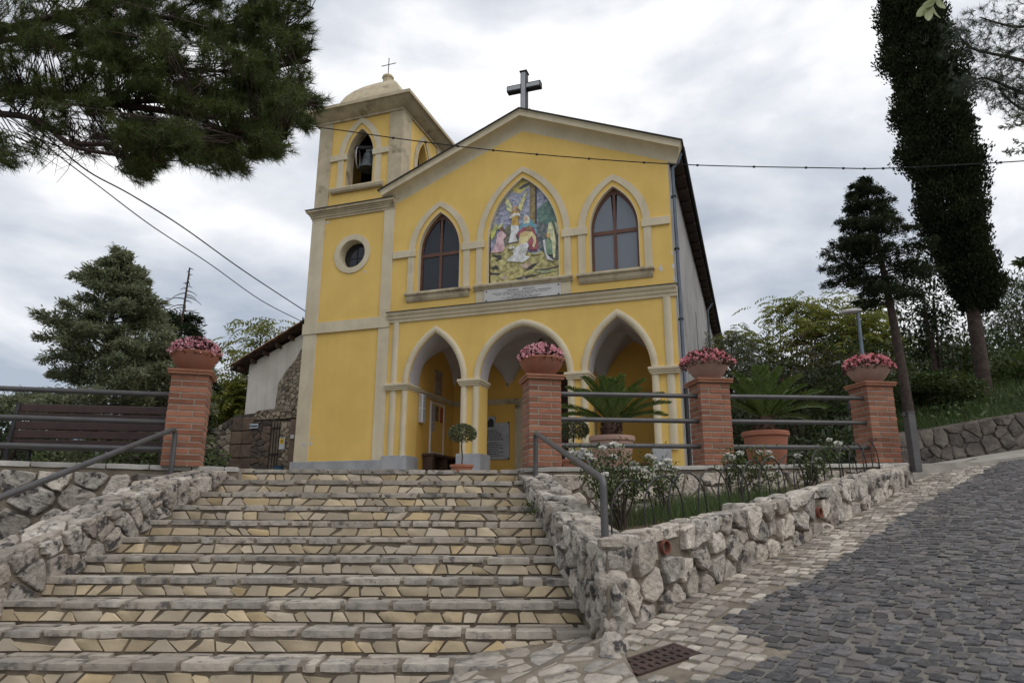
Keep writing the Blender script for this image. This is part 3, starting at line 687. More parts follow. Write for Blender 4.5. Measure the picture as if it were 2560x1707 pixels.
# ---- left retaining wall with coping
LA, LB = Vector((-3.28, 8.40, 0)), Vector((-7.6, 7.10, 0)); le = (LB-LA).normalized(); ln = Vector((le.y, -le.x, 0)); ln = ln if ln.y < 0 else -ln; LL = (LB-LA).length
RL = thing('retaining_wall', 'retaining wall of big grey boulders under the left railing', 'wall', (-5.2, 7.8, -1.5))
def zcl(u): return .01+.006*u
mb = MB(); T4 = lambda u, d, z: tuple(LA+le*u+ln*d+Vector((0, 0, z)))
V = [T4(u, d, z) for u in (0, LL) for d, z in ((0, -2.2), (0, zcl(u)-.055), (-.4, zcl(u)-.055), (-.4, -2.2))]
mb.add(V, [(0, 1, 5, 4), (1, 2, 6, 5), (2, 3, 7, 6), (0, 3, 2, 1), (4, 5, 6, 7)]); obj('mortar_core', mb.mesh('core'), MATS['mortar_brown'], RL, True)
def Prl(u, v, d): return T4(u, d-.02, v)
stones_on(RL, [(0, -1.3), (LL, -1.6), (LL, -.06), (0, -.09)], .34, .27, .018, .085, Prl, ['stone_wall', 'stone_wall', 'stone_pale'], ln, 17)
u = 0.0
def cop(parent, T, u0, u1, zt, th, dep, r, matn='stone_coping'):
    n = max(2, int((u1-u0)/.09)); fr = [(u0+(u1-u0)*i/n, .03+r.uniform(-.008, .008)) for i in range(n+1)]; top = fr+[(u1, -dep), (u0, -dep)]; m = len(top); c = cen(top); V = []
    for kk, z in ((.985, -th), (1, -th*.5), (1, -.01), (.97, 0)):
        for a, b in top: V.append(T(c[0]+(a-c[0])*kk, c[1]+(b-c[1])*kk, zt(a)+z+r.uniform(-.003, .003)))
    F = [(i*m+j, i*m+(j+1) % m, (i+1)*m+(j+1) % m, (i+1)*m+j) for i in range(3) for j in range(m)]+[tuple(range(m-1, -1, -1)), tuple(3*m+j for j in range(m))]
    me = MB().add(V, F).mesh('coping_slab', 40); obj('coping_slab', me, MATS[matn], parent, True)
while u < LL-.1:
    L_ = r.choice((.16, .22, .3, .36, .45)); cop(RL, T4, u+.006, min(u+L_, LL)-.006, zcl, .055, .34, r); u += L_

# ---- upper retaining wall behind the rose bed
UA, UB = Vector((.12, 8.40, 0)), Vector((5.55, 9.76, 0)); ue = (UB-UA).normalized(); un = Vector((ue.y, -ue.x, 0)); UL = (UB-UA).length
RU = thing('retaining_wall', 'rubble retaining wall with pale coping slabs behind the rose bed', 'wall', (2.8, 9.1, -.6))
TU = lambda u, d, z: tuple(UA+ue*u+un*d+Vector((0, 0, z)))
def zcu(u): return .012+.033*(u*ue.x+.12)
V = [TU(u, d, z) for u in (0, UL) for d, z in ((0, -1.2), (0, zcu(u)-.055), (-.42, zcu(u)-.055), (-.42, -1.2))]
obj('mortar_core', MB().add(V, [(0, 4, 5, 1), (1, 5, 6, 2), (2, 6, 7, 3), (0, 1, 2, 3), (4, 7, 6, 5)]).mesh('core'), MATS['mortar_brown'], RU, True)
def Pru(u, v, d): return TU(u, d-.02, v)
stones_on(RU, [(.35, -.75), (UL, -.3), (UL, .11), (.35, -.05)], .27, .22, .018, .06, Pru, ['stone_pale'], un, 18)
u = 0.02
while u < UL-.1:
    L_ = r.choice((.3, .45, .6, .75, .9)); cop(RU, TU, u+.008, min(u+L_, UL)-.008, zcu, .05, .38, r); u += L_

# ---- soil of the rose bed
bedp = [xy(-.0, -.28), xy(6.3, -.28), (5.4, 9.8), (.3, 8.55), (.7, 5.2)]
def soil_z(x, y):
    s, w_ = sw(x, y); return wtop(s)-.05-.06*min(2.4, max(0, -w_-.3))+.02*noise.noise((x*3, y*3, 0))
V = []; n = 40; xs = np.linspace(.3, 5.6, n); ys = np.linspace(4.9, 9.9, n); idx = {}
F = []
for j, y in enumerate(ys):
    for i, x in enumerate(xs): V.append((x, y, soil_z(x, y)))
for j in range(n-1):
    for i in range(n-1):
        if inpoly((xs[i]+xs[i+1])/2, (ys[j]+ys[j+1])/2, bedp): F.append((j*n+i, j*n+i+1, (j+1)*n+i+1, (j+1)*n+i))
struct('flower_bed_soil', npmesh('soil', V, F, True), MATS['soil'])

# ---- far stone wall beside the footpath
FWL = thing('roadside_wall', 'dark mossy stone wall at the far right below the grassy bank', 'wall', (9, 12.6, .3))
W0, W1 = Vector((6.9, 12.35, 0)), Vector((13.5, 12.75, 0)); we = (W1-W0).normalized(); wn = Vector((we.y, -we.x, 0)); WL = (W1-W0).length
TW = lambda u, d, z: tuple(W0+we*u+wn*d+Vector((0, 0, z)))
def fzt(u): return float(np.interp(u, [0, .6, 2.6, 4.5, 7], [.95, 1.03, 1.38, 1.62, 1.9]))
S = np.linspace(0, WL, 12); V = [TW(u, d, z) for u in S for d, z in ((0, -.2), (0, fzt(u)-.02), (-.35, fzt(u)-.02), (-.35, -.2))]
F = [(i*4+j, (i+1)*4+j, (i+1)*4+(j+1) % 4, i*4+(j+1) % 4) for i in range(len(S)-1) for j in range(4)]+[(0, 1, 2, 3), tuple(44+j for j in (3, 2, 1, 0))]
obj('wall_core', MB().add(V, F).mesh('core'), MATS['stone_far'], FWL, True)
stones_on(FWL, [(0, .3), (WL, .6), (WL, 1.85), (4.5, 1.58), (2.6, 1.34), (.6, 1.0), (0, .92)], .3, .2, .012, .05, lambda u, v, d: TW(u, d-.01, v), ['stone_far'], wn, 19)
# ------------------------------------------------------------------ church (local units: 0.88 m; facade plane y = 0, floor z = -0.2)
CHS = .88; CHA = -.3351
CH = thing('church', 'yellow church with cream trim, three porch arches and a square bell tower', 'church', (.239, 15.03, .493), CHA, scale=CHS)
CM = Matrix.Translation(CH.location) @ Matrix.Rotation(CHA, 4, 'Z') @ Matrix.Scale(CHS, 4); CI = CM.inverted()
def chw(u, y, z): return CM @ Vector((u, y, z))
def onpl(px, py, y):        # picture position -> (u, z) on the church plane at depth y
    o_ = CI @ Vector((0, 0, EYE)); d = CI.to_3x3() @ ray(px, py); t = (y-o_.y)/d.y; p = o_+d*t; return (p.x, p.z)
W = 3.877; Y_ = MATS['yellow']; CRM = MATS['cream']
def arch(cx, r, z0, h, n=12, left=True):       # pointed arch from (cx-r,z0) over the apex to (cx+r,z0)
    c = max(0.0, (h*h-r*r)/(2*r)); Rr = r+c; a1 = math.atan2(h, c); pts = []
    for i in range(n+1): a = math.pi-(math.pi-(math.pi-a1))*i/n; pts.append((cx+c+Rr*math.cos(a), z0+Rr*math.sin(a)))
    right = [(2*cx-x, z) for x, z in pts[::-1]]
    return pts+right[1:]
def win_shape(cx, r, zb, zs, ap, n=12): return [(cx-r, zb)]+arch(cx, r, zs, ap-zs, n)+[(cx+r, zb)]
def ring_open(cx, ro, ri, zb, zs, apo, api, n=12):
    return win_shape(cx, ro, zb, zs, apo, n)+win_shape(cx, ri, zb, zs, api, n)[::-1]
def mould(mb, u0, u1, prof, end=0):              # prof: list of (y,z) from bottom to top, closed against the wall
    P = [(.02, prof[0][1])]+prof+[(.02, prof[-1][1])]; n = len(P)
    V = [(u0, y, z) for y, z in P]+[(u1, y, z) for y, z in P]
    return mb.add(V, [(i, i+1, n+i+1, n+i) for i in range(n-1)]+[tuple(range(n-1, -1, -1)), tuple(n+i for i in range(n)), (n-1, 0, n, 2*n-1)])
def sweep(path, sec, closed=False):              # path in (u,z); sec list of (offset to the left of the path, y)
    n = len(path); m = len(sec); V = []
    for i, p in enumerate(path):
        a = path[max(i-1, 0)]; b = path[min(i+1, n-1)]
        t1 = Vector((p[0]-a[0], p[1]-a[1])); t2 = Vector((b[0]-p[0], b[1]-p[1]))
        if t1.length < 1e-9: t1 = t2
        if t2.length < 1e-9: t2 = t1
        t1.normalize(); t2.normalize(); n1 = Vector((-t1.y, t1.x)); n2 = Vector((-t2.y, t2.x)); nn = (n1+n2); nn.normalize(); k = 1/max(.3, nn.dot(n1))
        for o_, y in sec: V.append((p[0]+nn.x*o_*k, y, p[1]+nn.y*o_*k))
    F = [(i*m+j, (i+1)*m+j, (i+1)*m+j+1, i*m+j+1) for i in range(n-1) for j in range(m-1)]
    F += [tuple(range(m)), tuple((n-1)*m+j for j in range(m-1, -1, -1))]
    return MB().add(V, F)
cp = lambda name, mb, m, smooth=None, parent=CH, label=None: part(name, mb, MATS[m] if isinstance(m, str) else m, parent, smooth, label=label)
# facade
out_l = [(-W, -.6), (-3.227, -.6)]+arch(-2.457, .77, 2.2, 1.375)+[(-1.687, -.6), (-1.17, -.6)]+arch(0, 1.17, 2.2, 1.36)+[(1.17, -.6), (1.687, -.6)]+arch(2.457, .77, 2.2, 1.375)+[(3.227, -.6), (W, -.6), (W, 7.56), (0, 9.19), (-W, 7.56)]
holes = [win_shape(-2.44, .63, 4.75, 5.95, 7.11), win_shape(0, 1.01, 4.76, 5.95, 7.78), win_shape(2.45, .63, 4.75, 5.95, 7.11)]
FAC = cp('facade_wall', MB().prism([out_l]+holes, 0, .58), Y_)
# worn plaster patches
for (px, py, s) in ((1517, 616, .10), (1543, 580, .06), (1546, 610, .08), (1548, 640, .07)):
    u, z = onpl(px, py, -.003); q = [(u+s*r.uniform(.25, .6)*math.cos(a*math.pi/4), z+s*r.uniform(.5, 1.3)*math.sin(a*math.pi/4)) for a in range(8)]
    cp('bare_patch', MB().prism([q], -.0035, .002), 'marble_white', parent=FAC)
for cx in (-2.44, 2.45):
    cp('window_surround', MB().prism([ring_open(cx, .935, .745, 4.76, 5.95, 7.42, 7.255)], -.035, .004), 'cream')
    cp('window_reveal', MB().prism([ring_open(cx, .634, .615, 4.755, 5.95, 7.116, 7.09)], -.004, .17), 'cream')
    wf = cp('window', MB().prism([win_shape(cx, .62, 4.75, 5.95, 7.1), win_shape(cx-.29, .245, 4.83, 4.84, 4.85)[:0] or [(cx-.55, 4.83), (cx-.04, 4.83), (cx-.04, 5.83), (cx-.55, 5.83)], [(cx+.04, 4.83), (cx+.55, 4.83), (cx+.55, 5.83), (cx+.04, 5.83)],
        [p for p in win_shape(cx, .55, 5.93, 5.95, 6.98) if p[0] < cx-.035]+[(cx-.035, 6.9), (cx-.035, 5.93)], [(cx+.035, 5.93), (cx+.035, 6.9)]+[p for p in win_shape(cx, .55, 5.93, 5.95, 6.98) if p[0] > cx+.035]], .13, .19), 'wood_frame')
    for q in ([(cx-.56, 4.82), (cx-.03, 4.82), (cx-.03, 5.84), (cx-.56, 5.84)], [(cx+.03, 4.82), (cx+.56, 4.82), (cx+.56, 5.84), (cx+.03, 5.84)],
              [p for p in win_shape(cx, .56, 5.92, 5.95, 6.99) if p[0] < cx-.03]+[(cx-.03, 5.92)], [(cx+.03, 5.92)]+[p for p in win_shape(cx, .56, 5.92, 5.95, 6.99) if p[0] > cx+.03]):
        cp('pane', MB().prism([q], .158, .164), 'glass' if cx > 0 else 'glass_dark', parent=wf)
    mb = MB(); mould(mb, cx-.93, cx+.93, [(-.03, 4.51), (-.07, 4.58), (-.09, 4.69)]); mould(mb, cx-.975, cx+.975, [(-.13, 4.69), (-.14, 4.72), (-.13, 4.765)]); cp('window_sill', mb, 'cream_weather')
cp('niche_surround', MB().prism([ring_open(0, 1.315, 1.14, 4.76, 5.95, 8.07, 7.915)], -.035, .004), 'cream')
cp('niche_reveal', MB().prism([ring_open(0, 1.014, .985, 4.765, 5.95, 7.786, 7.75)], -.004, .2), 'cream')
for u0, u1 in ((-3.86, -3.15), (-1.75, -1.08), (1.08, 1.76), (3.15, 3.85)): cp('impost', MB().box(u0, u1, -.06, .003, 5.84, 6.05, .008), 'cream')
mb = MB(); mould(mb, -1.36, 1.36, [(-.05, 4.62), (-.09, 4.68), (-.12, 4.70), (-.13, 4.74), (-.12, 4.775)]); cp('niche_sill', mb, 'cream_weather')
cp('sill_panel', MB().box(-1.30, 1.30, -.03, .003, 4.2, 4.625), 'cream')
# painted panel
MUR = cp('mural', MB().prism([win_shape(0, .99, 4.765, 5.95, 7.755)], .11, .17), 'dark')
_c = {}
def colm(c, c2=None):
    k = (c, c2)
    if k not in _c: _c[k] = mat('paint_%d' % len(_c), tuple(min(.8, x*1.35+.02) for x in c), tuple(min(.8, x*1.35+.015) for x in (c2 or tuple(x*.62 for x in c))), 9, .35, .3, 18, dist=.01, lo=.42, hi=.6)
    return _c[k]
def zq(p): return onpl((1180+p[0]/4.612)/D, (420+p[1]/4.612)/D, .1)
MURAL = [('painted_sky', (.13, .15, .22), [(570, 110), (640, 140), (800, 230), (900, 350), (970, 480), (1005, 640), (1015, 800), (1015, 1070), (215, 1000), (215, 800), (235, 640), (280, 480), (370, 320), (470, 190)], (.34, .33, .40)),
 ('painted_light', (.50, .40, .07), [(470, 235), (520, 150), (570, 118), (660, 150), (660, 205), (560, 292), (470, 285)], (.25, .27, .16)),
 ('painted_hill', (.05, .11, .09), [(745, 490), (830, 400), (900, 380), (960, 430), (1000, 600), (1005, 700), (770, 640)], (.12, .19, .15)),
 ('painted_valley', (.045, .055, .07), [(745, 610), (1005, 690), (1012, 1070), (900, 1070), (800, 960), (740, 900)], (.16, .17, .15)),
 ('painted_shade', (.07, .07, .05), [(360, 720), (430, 650), (520, 700), (545, 880), (380, 910)], (.18, .16, .10)),
 ('painted_beam_arm', (.07, .07, .085), [(535, 238), (575, 242), (662, 195), (655, 165), (590, 195)], None),
 ('painted_beam', (.24, .18, .07), [(665, 172), (728, 200), (728, 640), (665, 600)], (.14, .10, .04)),
 ('painted_beam_edge', (.025, .022, .03), [(728, 200), (746, 212), (746, 650), (728, 640)], None),
 ('painted_ground', (.42, .37, .15), [(213, 990), (330, 965), (410, 890), (520, 860), (620, 960), (700, 990), (800, 955), (900, 1050), (1015, 1062), (1015, 1245), (620, 1290), (213, 1345)], (.19, .16, .05)),
 ('painted_crack', (.035, .03, .025), [(215, 1010), (330, 1000), (345, 1050), (265, 1085), (300, 1045)], None), ('painted_crack', (.035, .03, .025), [(215, 1208), (330, 1212), (322, 1236), (215, 1236)], None),
 ('painted_crack', (.04, .03, .025), [(600, 1195), (690, 1110), (775, 1088), (690, 1165)], None), ('painted_crack', (.045, .04, .03), [(700, 1170), (860, 1160), (1010, 1125), (1010, 1140), (850, 1185)], None),
 ('painted_crack', (.05, .04, .03), [(500, 1270), (690, 1230), (840, 1222), (690, 1255), (540, 1305)], None), ('painted_crack', (.04, .035, .03), [(215, 1160), (280, 1120), (320, 1165), (250, 1175)], None),
 ('painted_rock', (.46, .34, .27), [(560, 1112), (680, 1090), (640, 1160), (570, 1152)], None), ('painted_rock', (.46, .36, .30), [(325, 1282), (385, 1232), (405, 1282)], None),
 ('painted_rock', (.20, .19, .22), [(560, 1268), (620, 1255), (612, 1292)], None), ('painted_rock', (.24, .29, .16), [(690, 1200), (850, 1180), (1000, 1190), (840, 1215)], None),
 ('painted_rock', (.50, .47, .33), [(240, 1335), (265, 1305), (300, 1318), (320, 1338)], None), ('painted_rock', (.50, .47, .30), [(340, 1325), (420, 1300), (500, 1300), (440, 1322)], None), ('painted_rock', (.46, .43, .22), [(730, 1255), (790, 1232), (830, 1235), (800, 1262)], None),
 ('painted_wing', (.55, .52, .24), [(372, 325), (420, 360), (462, 450), (470, 505), (440, 520), (395, 470), (385, 400)], (.22, .25, .18)), ('painted_wing', (.55, .50, .18), [(645, 262), (595, 320), (548, 420), (530, 470), (570, 500), (605, 380)], (.2, .24, .16)),
 ('painted_figure', (.66, .65, .60), [(455, 650), (535, 650), (545, 720), (505, 790), (530, 850), (425, 868), (448, 760)], (.38, .38, .35)), ('painted_figure', (.45, .29, .05), [(445, 530), (470, 500), (535, 500), (560, 545), (530, 600), (545, 665), (455, 665), (465, 590)], (.25, .15, .03)),
 ('painted_figure', (.68, .66, .62), [(432, 575), (490, 522), (550, 528), (560, 562), (505, 545), (445, 590)], (.45, .43, .40)), ('painted_head', (.46, .28, .16), [(475, 455), (500, 440), (530, 455), (530, 490), (505, 512), (475, 495)], (.22, .12, .05)),
 ('painted_wing', (.46, .46, .12), [(218, 745), (280, 650), (292, 660), (285, 720), (255, 800), (222, 840)], (.25, .27, .08)), ('painted_wing', (.50, .50, .18), [(285, 705), (345, 645), (357, 652), (325, 715)], None),
 ('painted_figure', (.58, .40, .40), [(300, 760), (350, 722), (402, 785), (362, 830), (380, 920), (350, 972), (218, 985), (270, 900)], (.36, .22, .24)), ('painted_head', (.20, .10, .06), [(322, 700), (345, 678), (368, 695), (368, 725), (345, 738), (325, 725)], None),
 ('painted_figure', (.08, .22, .28), [(560, 680), (590, 610), (690, 600), (745, 680), (752, 770), (700, 720), (540, 740)], (.16, .30, .36)), ('painted_figure', (.20, .035, .05), [(522, 765), (590, 690), (720, 690), (765, 900), (750, 945), (668, 955), (640, 850), (560, 810)], (.32, .08, .10)),
 ('painted_figure', (.62, .58, .45), [(598, 575), (635, 545), (672, 585), (665, 640), (600, 650)], (.42, .38, .27)), ('painted_head', (.55, .36, .22), [(612, 580), (632, 565), (648, 585), (645, 612), (620, 615)], None),
 ('painted_figure', (.62, .50, .25), [(560, 762), (620, 735), (705, 742), (690, 790), (640, 865), (560, 895), (535, 905)], (.44, .33, .14)), ('painted_figure', (.62, .50, .26), [(698, 742), (738, 790), (745, 850), (722, 925), (700, 912), (716, 840), (690, 785)], (.44, .33, .15)),
 ('painted_head', (.25, .14, .06), [(625, 690), (655, 668), (695, 685), (692, 725), (660, 740), (632, 722)], None), ('painted_figure', (.70, .69, .64), [(555, 890), (642, 862), (660, 895), (620, 1012), (672, 1032), (600, 1092), (400, 1078), (485, 1000), (470, 960)], (.36, .36, .33)),
 ('painted_figure', (.09, .17, .11), [(830, 855), (880, 812), (922, 850), (945, 1000), (850, 1010)], (.20, .26, .16)), ('painted_wing', (.60, .56, .32), [(890, 640), (918, 628), (945, 700), (972, 850), (962, 1048), (940, 1040), (925, 850), (868, 765)], (.36, .36, .22)), ('painted_wing', (.46, .45, .24), [(955, 622), (988, 640), (1004, 720), (988, 785)], None),
 ('painted_head', (.56, .38, .12), [(858, 770), (885, 755), (910, 775), (905, 810), (872, 815)], None), ('painted_figure', (.66, .66, .68), [(822, 845), (845, 832), (865, 1000), (950, 1078), (872, 1062), (840, 960)], (.4, .4, .42)),
 ('painted_stone', (.50, .47, .30), [(680, 995), (800, 978), (800, 992), (720, 1005)], None), ('painted_stone', (.62, .6, .52), [(415, 920), (490, 905), (500, 935), (440, 942)], None)]
for k, (nm, c, P, c2) in enumerate(MURAL):
    q = [zq(p) for p in P]; q = [(max(-.975, min(.975, a)), max(4.775, b)) for a, b in q]
    q = [(a, b) for a, b in q]
    y0 = .105-.0012*k
    fo = cp(nm, MB().prism([q], y0, .112), colm(c, c2), parent=MUR)
    if nm in ('painted_figure', 'painted_wing', 'painted_ground', 'painted_hill', 'painted_sky', 'painted_beam'):      # brush strokes: folds, feathers, strata
        x0, x1 = min(a for a, _ in q), max(a for a, _ in q); z0, z1 = min(b for _, b in q), max(b for _, b in q); st = {True: MB(), False: MB()}
        for _ in range({'painted_ground': 70, 'painted_sky': 30, 'painted_hill': 12}.get(nm, 11)):
            a, b = r.uniform(x0, x1), r.uniform(z0, z1)
            if nm in ('painted_ground', 'painted_sky', 'painted_hill'): dx, dz, wd = r.uniform(.05, .16), r.uniform(-.03, .04), r.uniform(.006, .014)
            else: dx, dz, wd = r.uniform(-.03, .03), (z1-z0)*r.uniform(.12, .3), r.uniform(.005, .010)
            P4 = [(a, b), (a+dx*.5+wd*.5, b+dz*.5-wd), (a+dx, b+dz), (a+dx*.5-wd*.5, b+dz*.5+wd)]
            if all(inpoly(u_, v_, q) for u_, v_ in P4): st[r.random() < .5].prism([P4], y0-.0008, y0)
        for kk, m_ in st.items():
            if m_.v: s_o = cp('brush_strokes', m_, colm(tuple(x*(1.45 if kk else .4) for x in c)), parent=MUR); s_o['kind'] = 'stuff'
# inscription plaque
PLQ = cp('inscription_plaque', MB().box(-1.05, 1.045, -.062, -.028, 4.255, 4.612, .004), 'marble_white')
def text(body, size, u, z, y, parent, m='dark', wscale=1.0, rotm=None):
    cu = bpy.data.curves.new('t', 'FONT'); cu.body = body; cu.size = size; cu.align_x = 'CENTER'; cu.extrude = .001; cu.resolution_u = 2
    o_ = bpy.data.objects.new('t', cu); C.objects.link(o_); bpy.context.view_layer.update()
    me = bpy.data.meshes.new_from_object(o_.evaluated_get(bpy.context.evaluated_depsgraph_get())); bpy.data.objects.remove(o_); 
    for v in me.vertices: x_, y_ = v.co.x*wscale, v.co.y; v.co = (u+x_, y, z+y_)
    return obj('lettering', me, MATS[m], parent)
for body, sz, z in (('MICHELE      ESPOSITO', .075, 4.515), ('PROFONDO  AMORE  VOLLE  LEGARE  ALLA  CHIESA  BENEVENTANA', .052, 4.462), ('DONO  CON  NELLA  BASILICA  RICORDANDO  DEL  SALVATO', .050, 4.417), ("L'ANNUNZIATA  DI  DIO", .046, 4.374), ('CHE  GENEROSO  ALLE  PROPRIE  CORTI  ESALTO', .048, 4.330), ('DI  PIA  MEMORIA  ETERNA  GRATITUDINE', .046, 4.288)):
    text(body, sz, -.02, z, -.064, PLQ)
for u in (-.99, .99):
    for z in (4.31, 4.56): cp('bolt', MB().box(u-.018, u+.018, -.072, -.062, z-.018, z+.018, .004), 'dark', parent=PLQ)
# string course
mb = MB(); mould(mb, -3.9, 3.93, [(-.02, 3.95), (-.05, 3.97), (-.05, 4.02), (-.09, 4.06), (-.10, 4.12), (-.14, 4.15), (-.16, 4.19), (-.16, 4.225)]); SC_ = cp('string_course', mb, 'cream', 25)
cp('flashing', MB().box(-3.92, 3.95, -.185, .0, 4.228, 4.244), 'roof_dark', parent=SC_)
half = [(0, .003), (.0, -.035), (.03, -.065), (.08, -.078), (.13, -.065), (.16, -.035), (.165, .003)]
for u0 in (-3.76, 3.575): cp('pilaster_strip', MB().add(*(lambda o: (o.v, o.f))(sweep([(u0+.19, .3), (u0+.19, 3.96)], [(a*1.15, b*.8) for a, b in half]))), 'cream', 40)
for cx, rr_, h in ((-2.457, .77, 1.375), (0, 1.17, 1.36), (2.457, .77, 1.375)):
    pth = [(cx-rr_-.012, .3)]+[(cx+(x-cx)*(1+.012/rr_), z) for x, z in arch(cx, rr_, 2.2, h+.012, 14)]+[(cx+rr_+.012, .3)]
    cp('arch_moulding', sweep(pth, half), 'cream', 40)
for u0, u1, y1 in ((-3.9, -3.16, .6), (-1.75, -1.11, .64), (1.11, 1.75, .64), (3.16, 3.94, .6)):
    mb = MB(); mb.box(u0+.05, u1-.05, -.10, y1-.03, 2.07, 2.12, .01); mb.box(u0+.02, u1-.02, -.125, y1, 2.12, 2.17, .012); mb.box(u0, u1, -.15, y1+.02, 2.17, 2.245, .012); cp('capital', mb, 'cream', 30)
for u0, u1, y0, y1, zt in ((-3.895, -3.175, -.075, .62, .335), (-1.76, -1.10, -.075, .65, .335), (1.10, 1.76, -.075, .65, .335), (3.175, 3.60, -.09, .62, .335), (-6.76, -3.90, -.06, 2.9, .235)):
    cp('plinth', MB().box(u0, u1, y0, y1, -.6, zt, .006), 'marble')
# gable cove, fascia and roof
sl_ = .4175; pth = [(-4.08, 9.165-4.08*sl_), (0, 9.165), (4.08, 9.165-4.08*sl_)]
sec = [(-.02, .03)]+[(.30*(1-math.cos(a*math.pi/2/8)), -.0-.27*math.sin(a*math.pi/2/8)) for a in range(9)][:0]+[(.30*math.sin(a*math.pi/16), -.26*(1-math.cos(a*math.pi/16))) for a in range(9)]+[(.30, -.29), (.42, -.29), (.445, -.31), (.47, -.31), (.47, .03)]
cp('gable_cornice', sweep(pth, sec), 'cream', 28)
mb = MB(); e_ = 4.3; zr = lambda u: 9.165+.515-abs(u)*sl_
for s in (-1, 1):
    V = [(0, -.35, zr(0)), (s*e_, -.35, zr(e_)), (s*e_, 24.8, zr(e_)), (0, 24.8, zr(0))]; V += [(a, b, c+.03) for a, b, c in V]
    F = [(0, 1, 2, 3), (7, 6, 5, 4), (0, 4, 5, 1), (1, 5, 6, 2), (2, 6, 7, 3)]; mb.add(V, F if s > 0 else [f[::-1] for f in F])
RF = cp('roof', mb, 'roof_dark')
mbt = MB()
for i in range(0): cp('roof_tile', MB().box(-.2, .2, -.385, -.05, -.01, .014, .006, Matrix.Translation(((i-7.5)*.55+r.uniform(-.05, .05), 0, zr((i-7.5)*.55)+.028)) @ Matrix.Rotation(math.atan(sl_)*(1 if i < 7.5 else -1), 4, 'Y').inverted()), 'roof_dark', parent=RF)
# nave walls, eave, gutter, pipes
NV = cp('nave_wall', MB().box(3.2, 3.895, .58, 24.6, -.8, 7.95).box(-3.88, -3.3, 2.8, 24.6, -.8, 7.9).box(-3.6, 3.6, 24.2, 24.6, -.8, 8.9), 'plaster_grey')
cp('eave_soffit', MB().box(3.9, 4.2, .0, 24.7, 7.72, 7.80), 'timber')
for i in range(30): cp('rafter', MB().box(3.9, 4.2, .35+i*.82, .45+i*.82, 7.66, 7.722), 'timber')
cp('gutter', MB().tube([(4.27, -.02, 7.85), (4.27, 24.7, 7.85)], .05, 8), 'metal_dark', 40)
dp = cp('downpipe', MB().tube([(4.2, .12, 7.78), (4.12, .12, 7.55), (3.975, .12, 7.4), (3.975, .12, 1.7)], .045, 10), 'zinc', 40)
cp('pipe_foot', MB().tube([(3.98, .12, 1.72), (3.98, .12, -.5)], .055, 10), 'metal_dark', 40, dp)
for z in (6.6, 5.2, 3.4, 2.4): cp('clip', MB().box(3.9, 4.03, .06, .18, z, z+.03), 'metal_dark', parent=dp)
cp('downpipe', MB().tube([(4.2, 13.2, 7.7), (3.98, 13.2, 7.35), (3.98, 13.2, -.5)], .05, 10), 'zinc', 40)
cp('edge_return', MB().box(3.878, 3.905, .002, .6, -.6, 7.5), 'plaster_grey')
for yy in (6.8,): cp('slit_window', MB().box(3.86, 3.9, yy, yy+.16, 3.3, 5.5), 'dark', parent=NV)
# porch inside
VA = MB()
bays = ((-3.3, -1.43, -2.457), (-1.43, 1.43, 0), (1.43, 3.3, 2.457))
def prof_h(t, r_, h):          # height of a pointed arch at offset t
    c = max(0, (h*h-r_*r_)/(2*r_)); Rr = r_+c; q = Rr*Rr-(abs(t)+c)**2; return math.sqrt(q) if q > 0 else 0
for a, b, c in bays:
    nu, ny = 22, 22; hw = (b-a)/2; cc = (a+b)/2; V = []
    for j in range(ny+1):
        y = .5+2.6*j/ny
        for i in range(nu+1):
            u = a+(b-a)*i/nu; V.append((u, y, 2.08+max(prof_h(u-cc, hw, 1.6), prof_h(y-1.8, 1.3, 1.6))))
    VA.add(V, [(j*(nu+1)+i, (j+1)*(nu+1)+i, (j+1)*(nu+1)+i+1, j*(nu+1)+i+1) for j in range(ny) for i in range(nu)])
cp('porch_vault', VA, 'vault', 40)
for cx, rr_, h in ((-2.457, .77, 1.375), (0, 1.17, 1.36), (2.457, .77, 1.375)):
    cp('arch_soffit', MB().add(*(lambda o: (o.v, o.f))(sweep(arch(cx, rr_, 2.2, h, 14), [(-.004, .02), (-.004, .585)]))), 'vault', 50)
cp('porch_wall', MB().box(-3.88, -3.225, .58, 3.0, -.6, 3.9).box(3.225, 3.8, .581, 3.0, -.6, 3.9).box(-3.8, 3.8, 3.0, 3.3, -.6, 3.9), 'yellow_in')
cp('light_leak_slab', MB().box(-3.8, 3.8, .55, 3.25, 3.92, 4.1), 'plaster_grey')  # unseen slab added above the vault to stop light leaking in
cp('light_leak_backing', MB().box(-3.2, 3.2, 4.0, 4.1, 4.1, 8.8).box(-3.29, 3.19, .6, 4.0, 4.11, 4.13), 'dark')  # unseen near-black wall and floor, added to keep light from leaking through
cp('porch_floor', MB().box(-3.85, 3.85, -.3, 3.1, -.7, -.35), 'paving')
mb = MB()
for z0, z1, p in ((2.05, 2.12, .03), (2.12, 2.2, .06)): mb.box(-3.23, -3.23+p, .6, 3.0, z0, z1); mb.box(3.22-p, 3.22, .6, 3.0, z0, z1); mb.box(-3.2, 3.2, 3.0-p, 3.01, z0, z1)
cp('porch_cornice', mb, 'cream_weather')
for u in (-1.07, 1.07): cp('porch_pilaster', MB().box(u-.14, u+.14, 2.93, 3.01, -.3, 2.05), 'cream_weather')
DR = cp('church_door', MB().box(-.9, .9, 2.95, 3.0, -.2, 2.9), 'timber')
for u in (-.86, .04): cp('door_panel', MB().box(u, u+.82, 2.92, 2.955, -.1, 1.3, .02).box(u, u+.82, 2.92, 2.955, 1.4, 2.75, .02), 'timber', parent=DR)
tb = cp('marble_tablet', MB().box(-2.62, -1.40, 2.955, 2.998, .42, 1.50, .006).box(-2.12, -1.84, 2.957, 2.998, 1.50, 1.70, .006), 'marble')
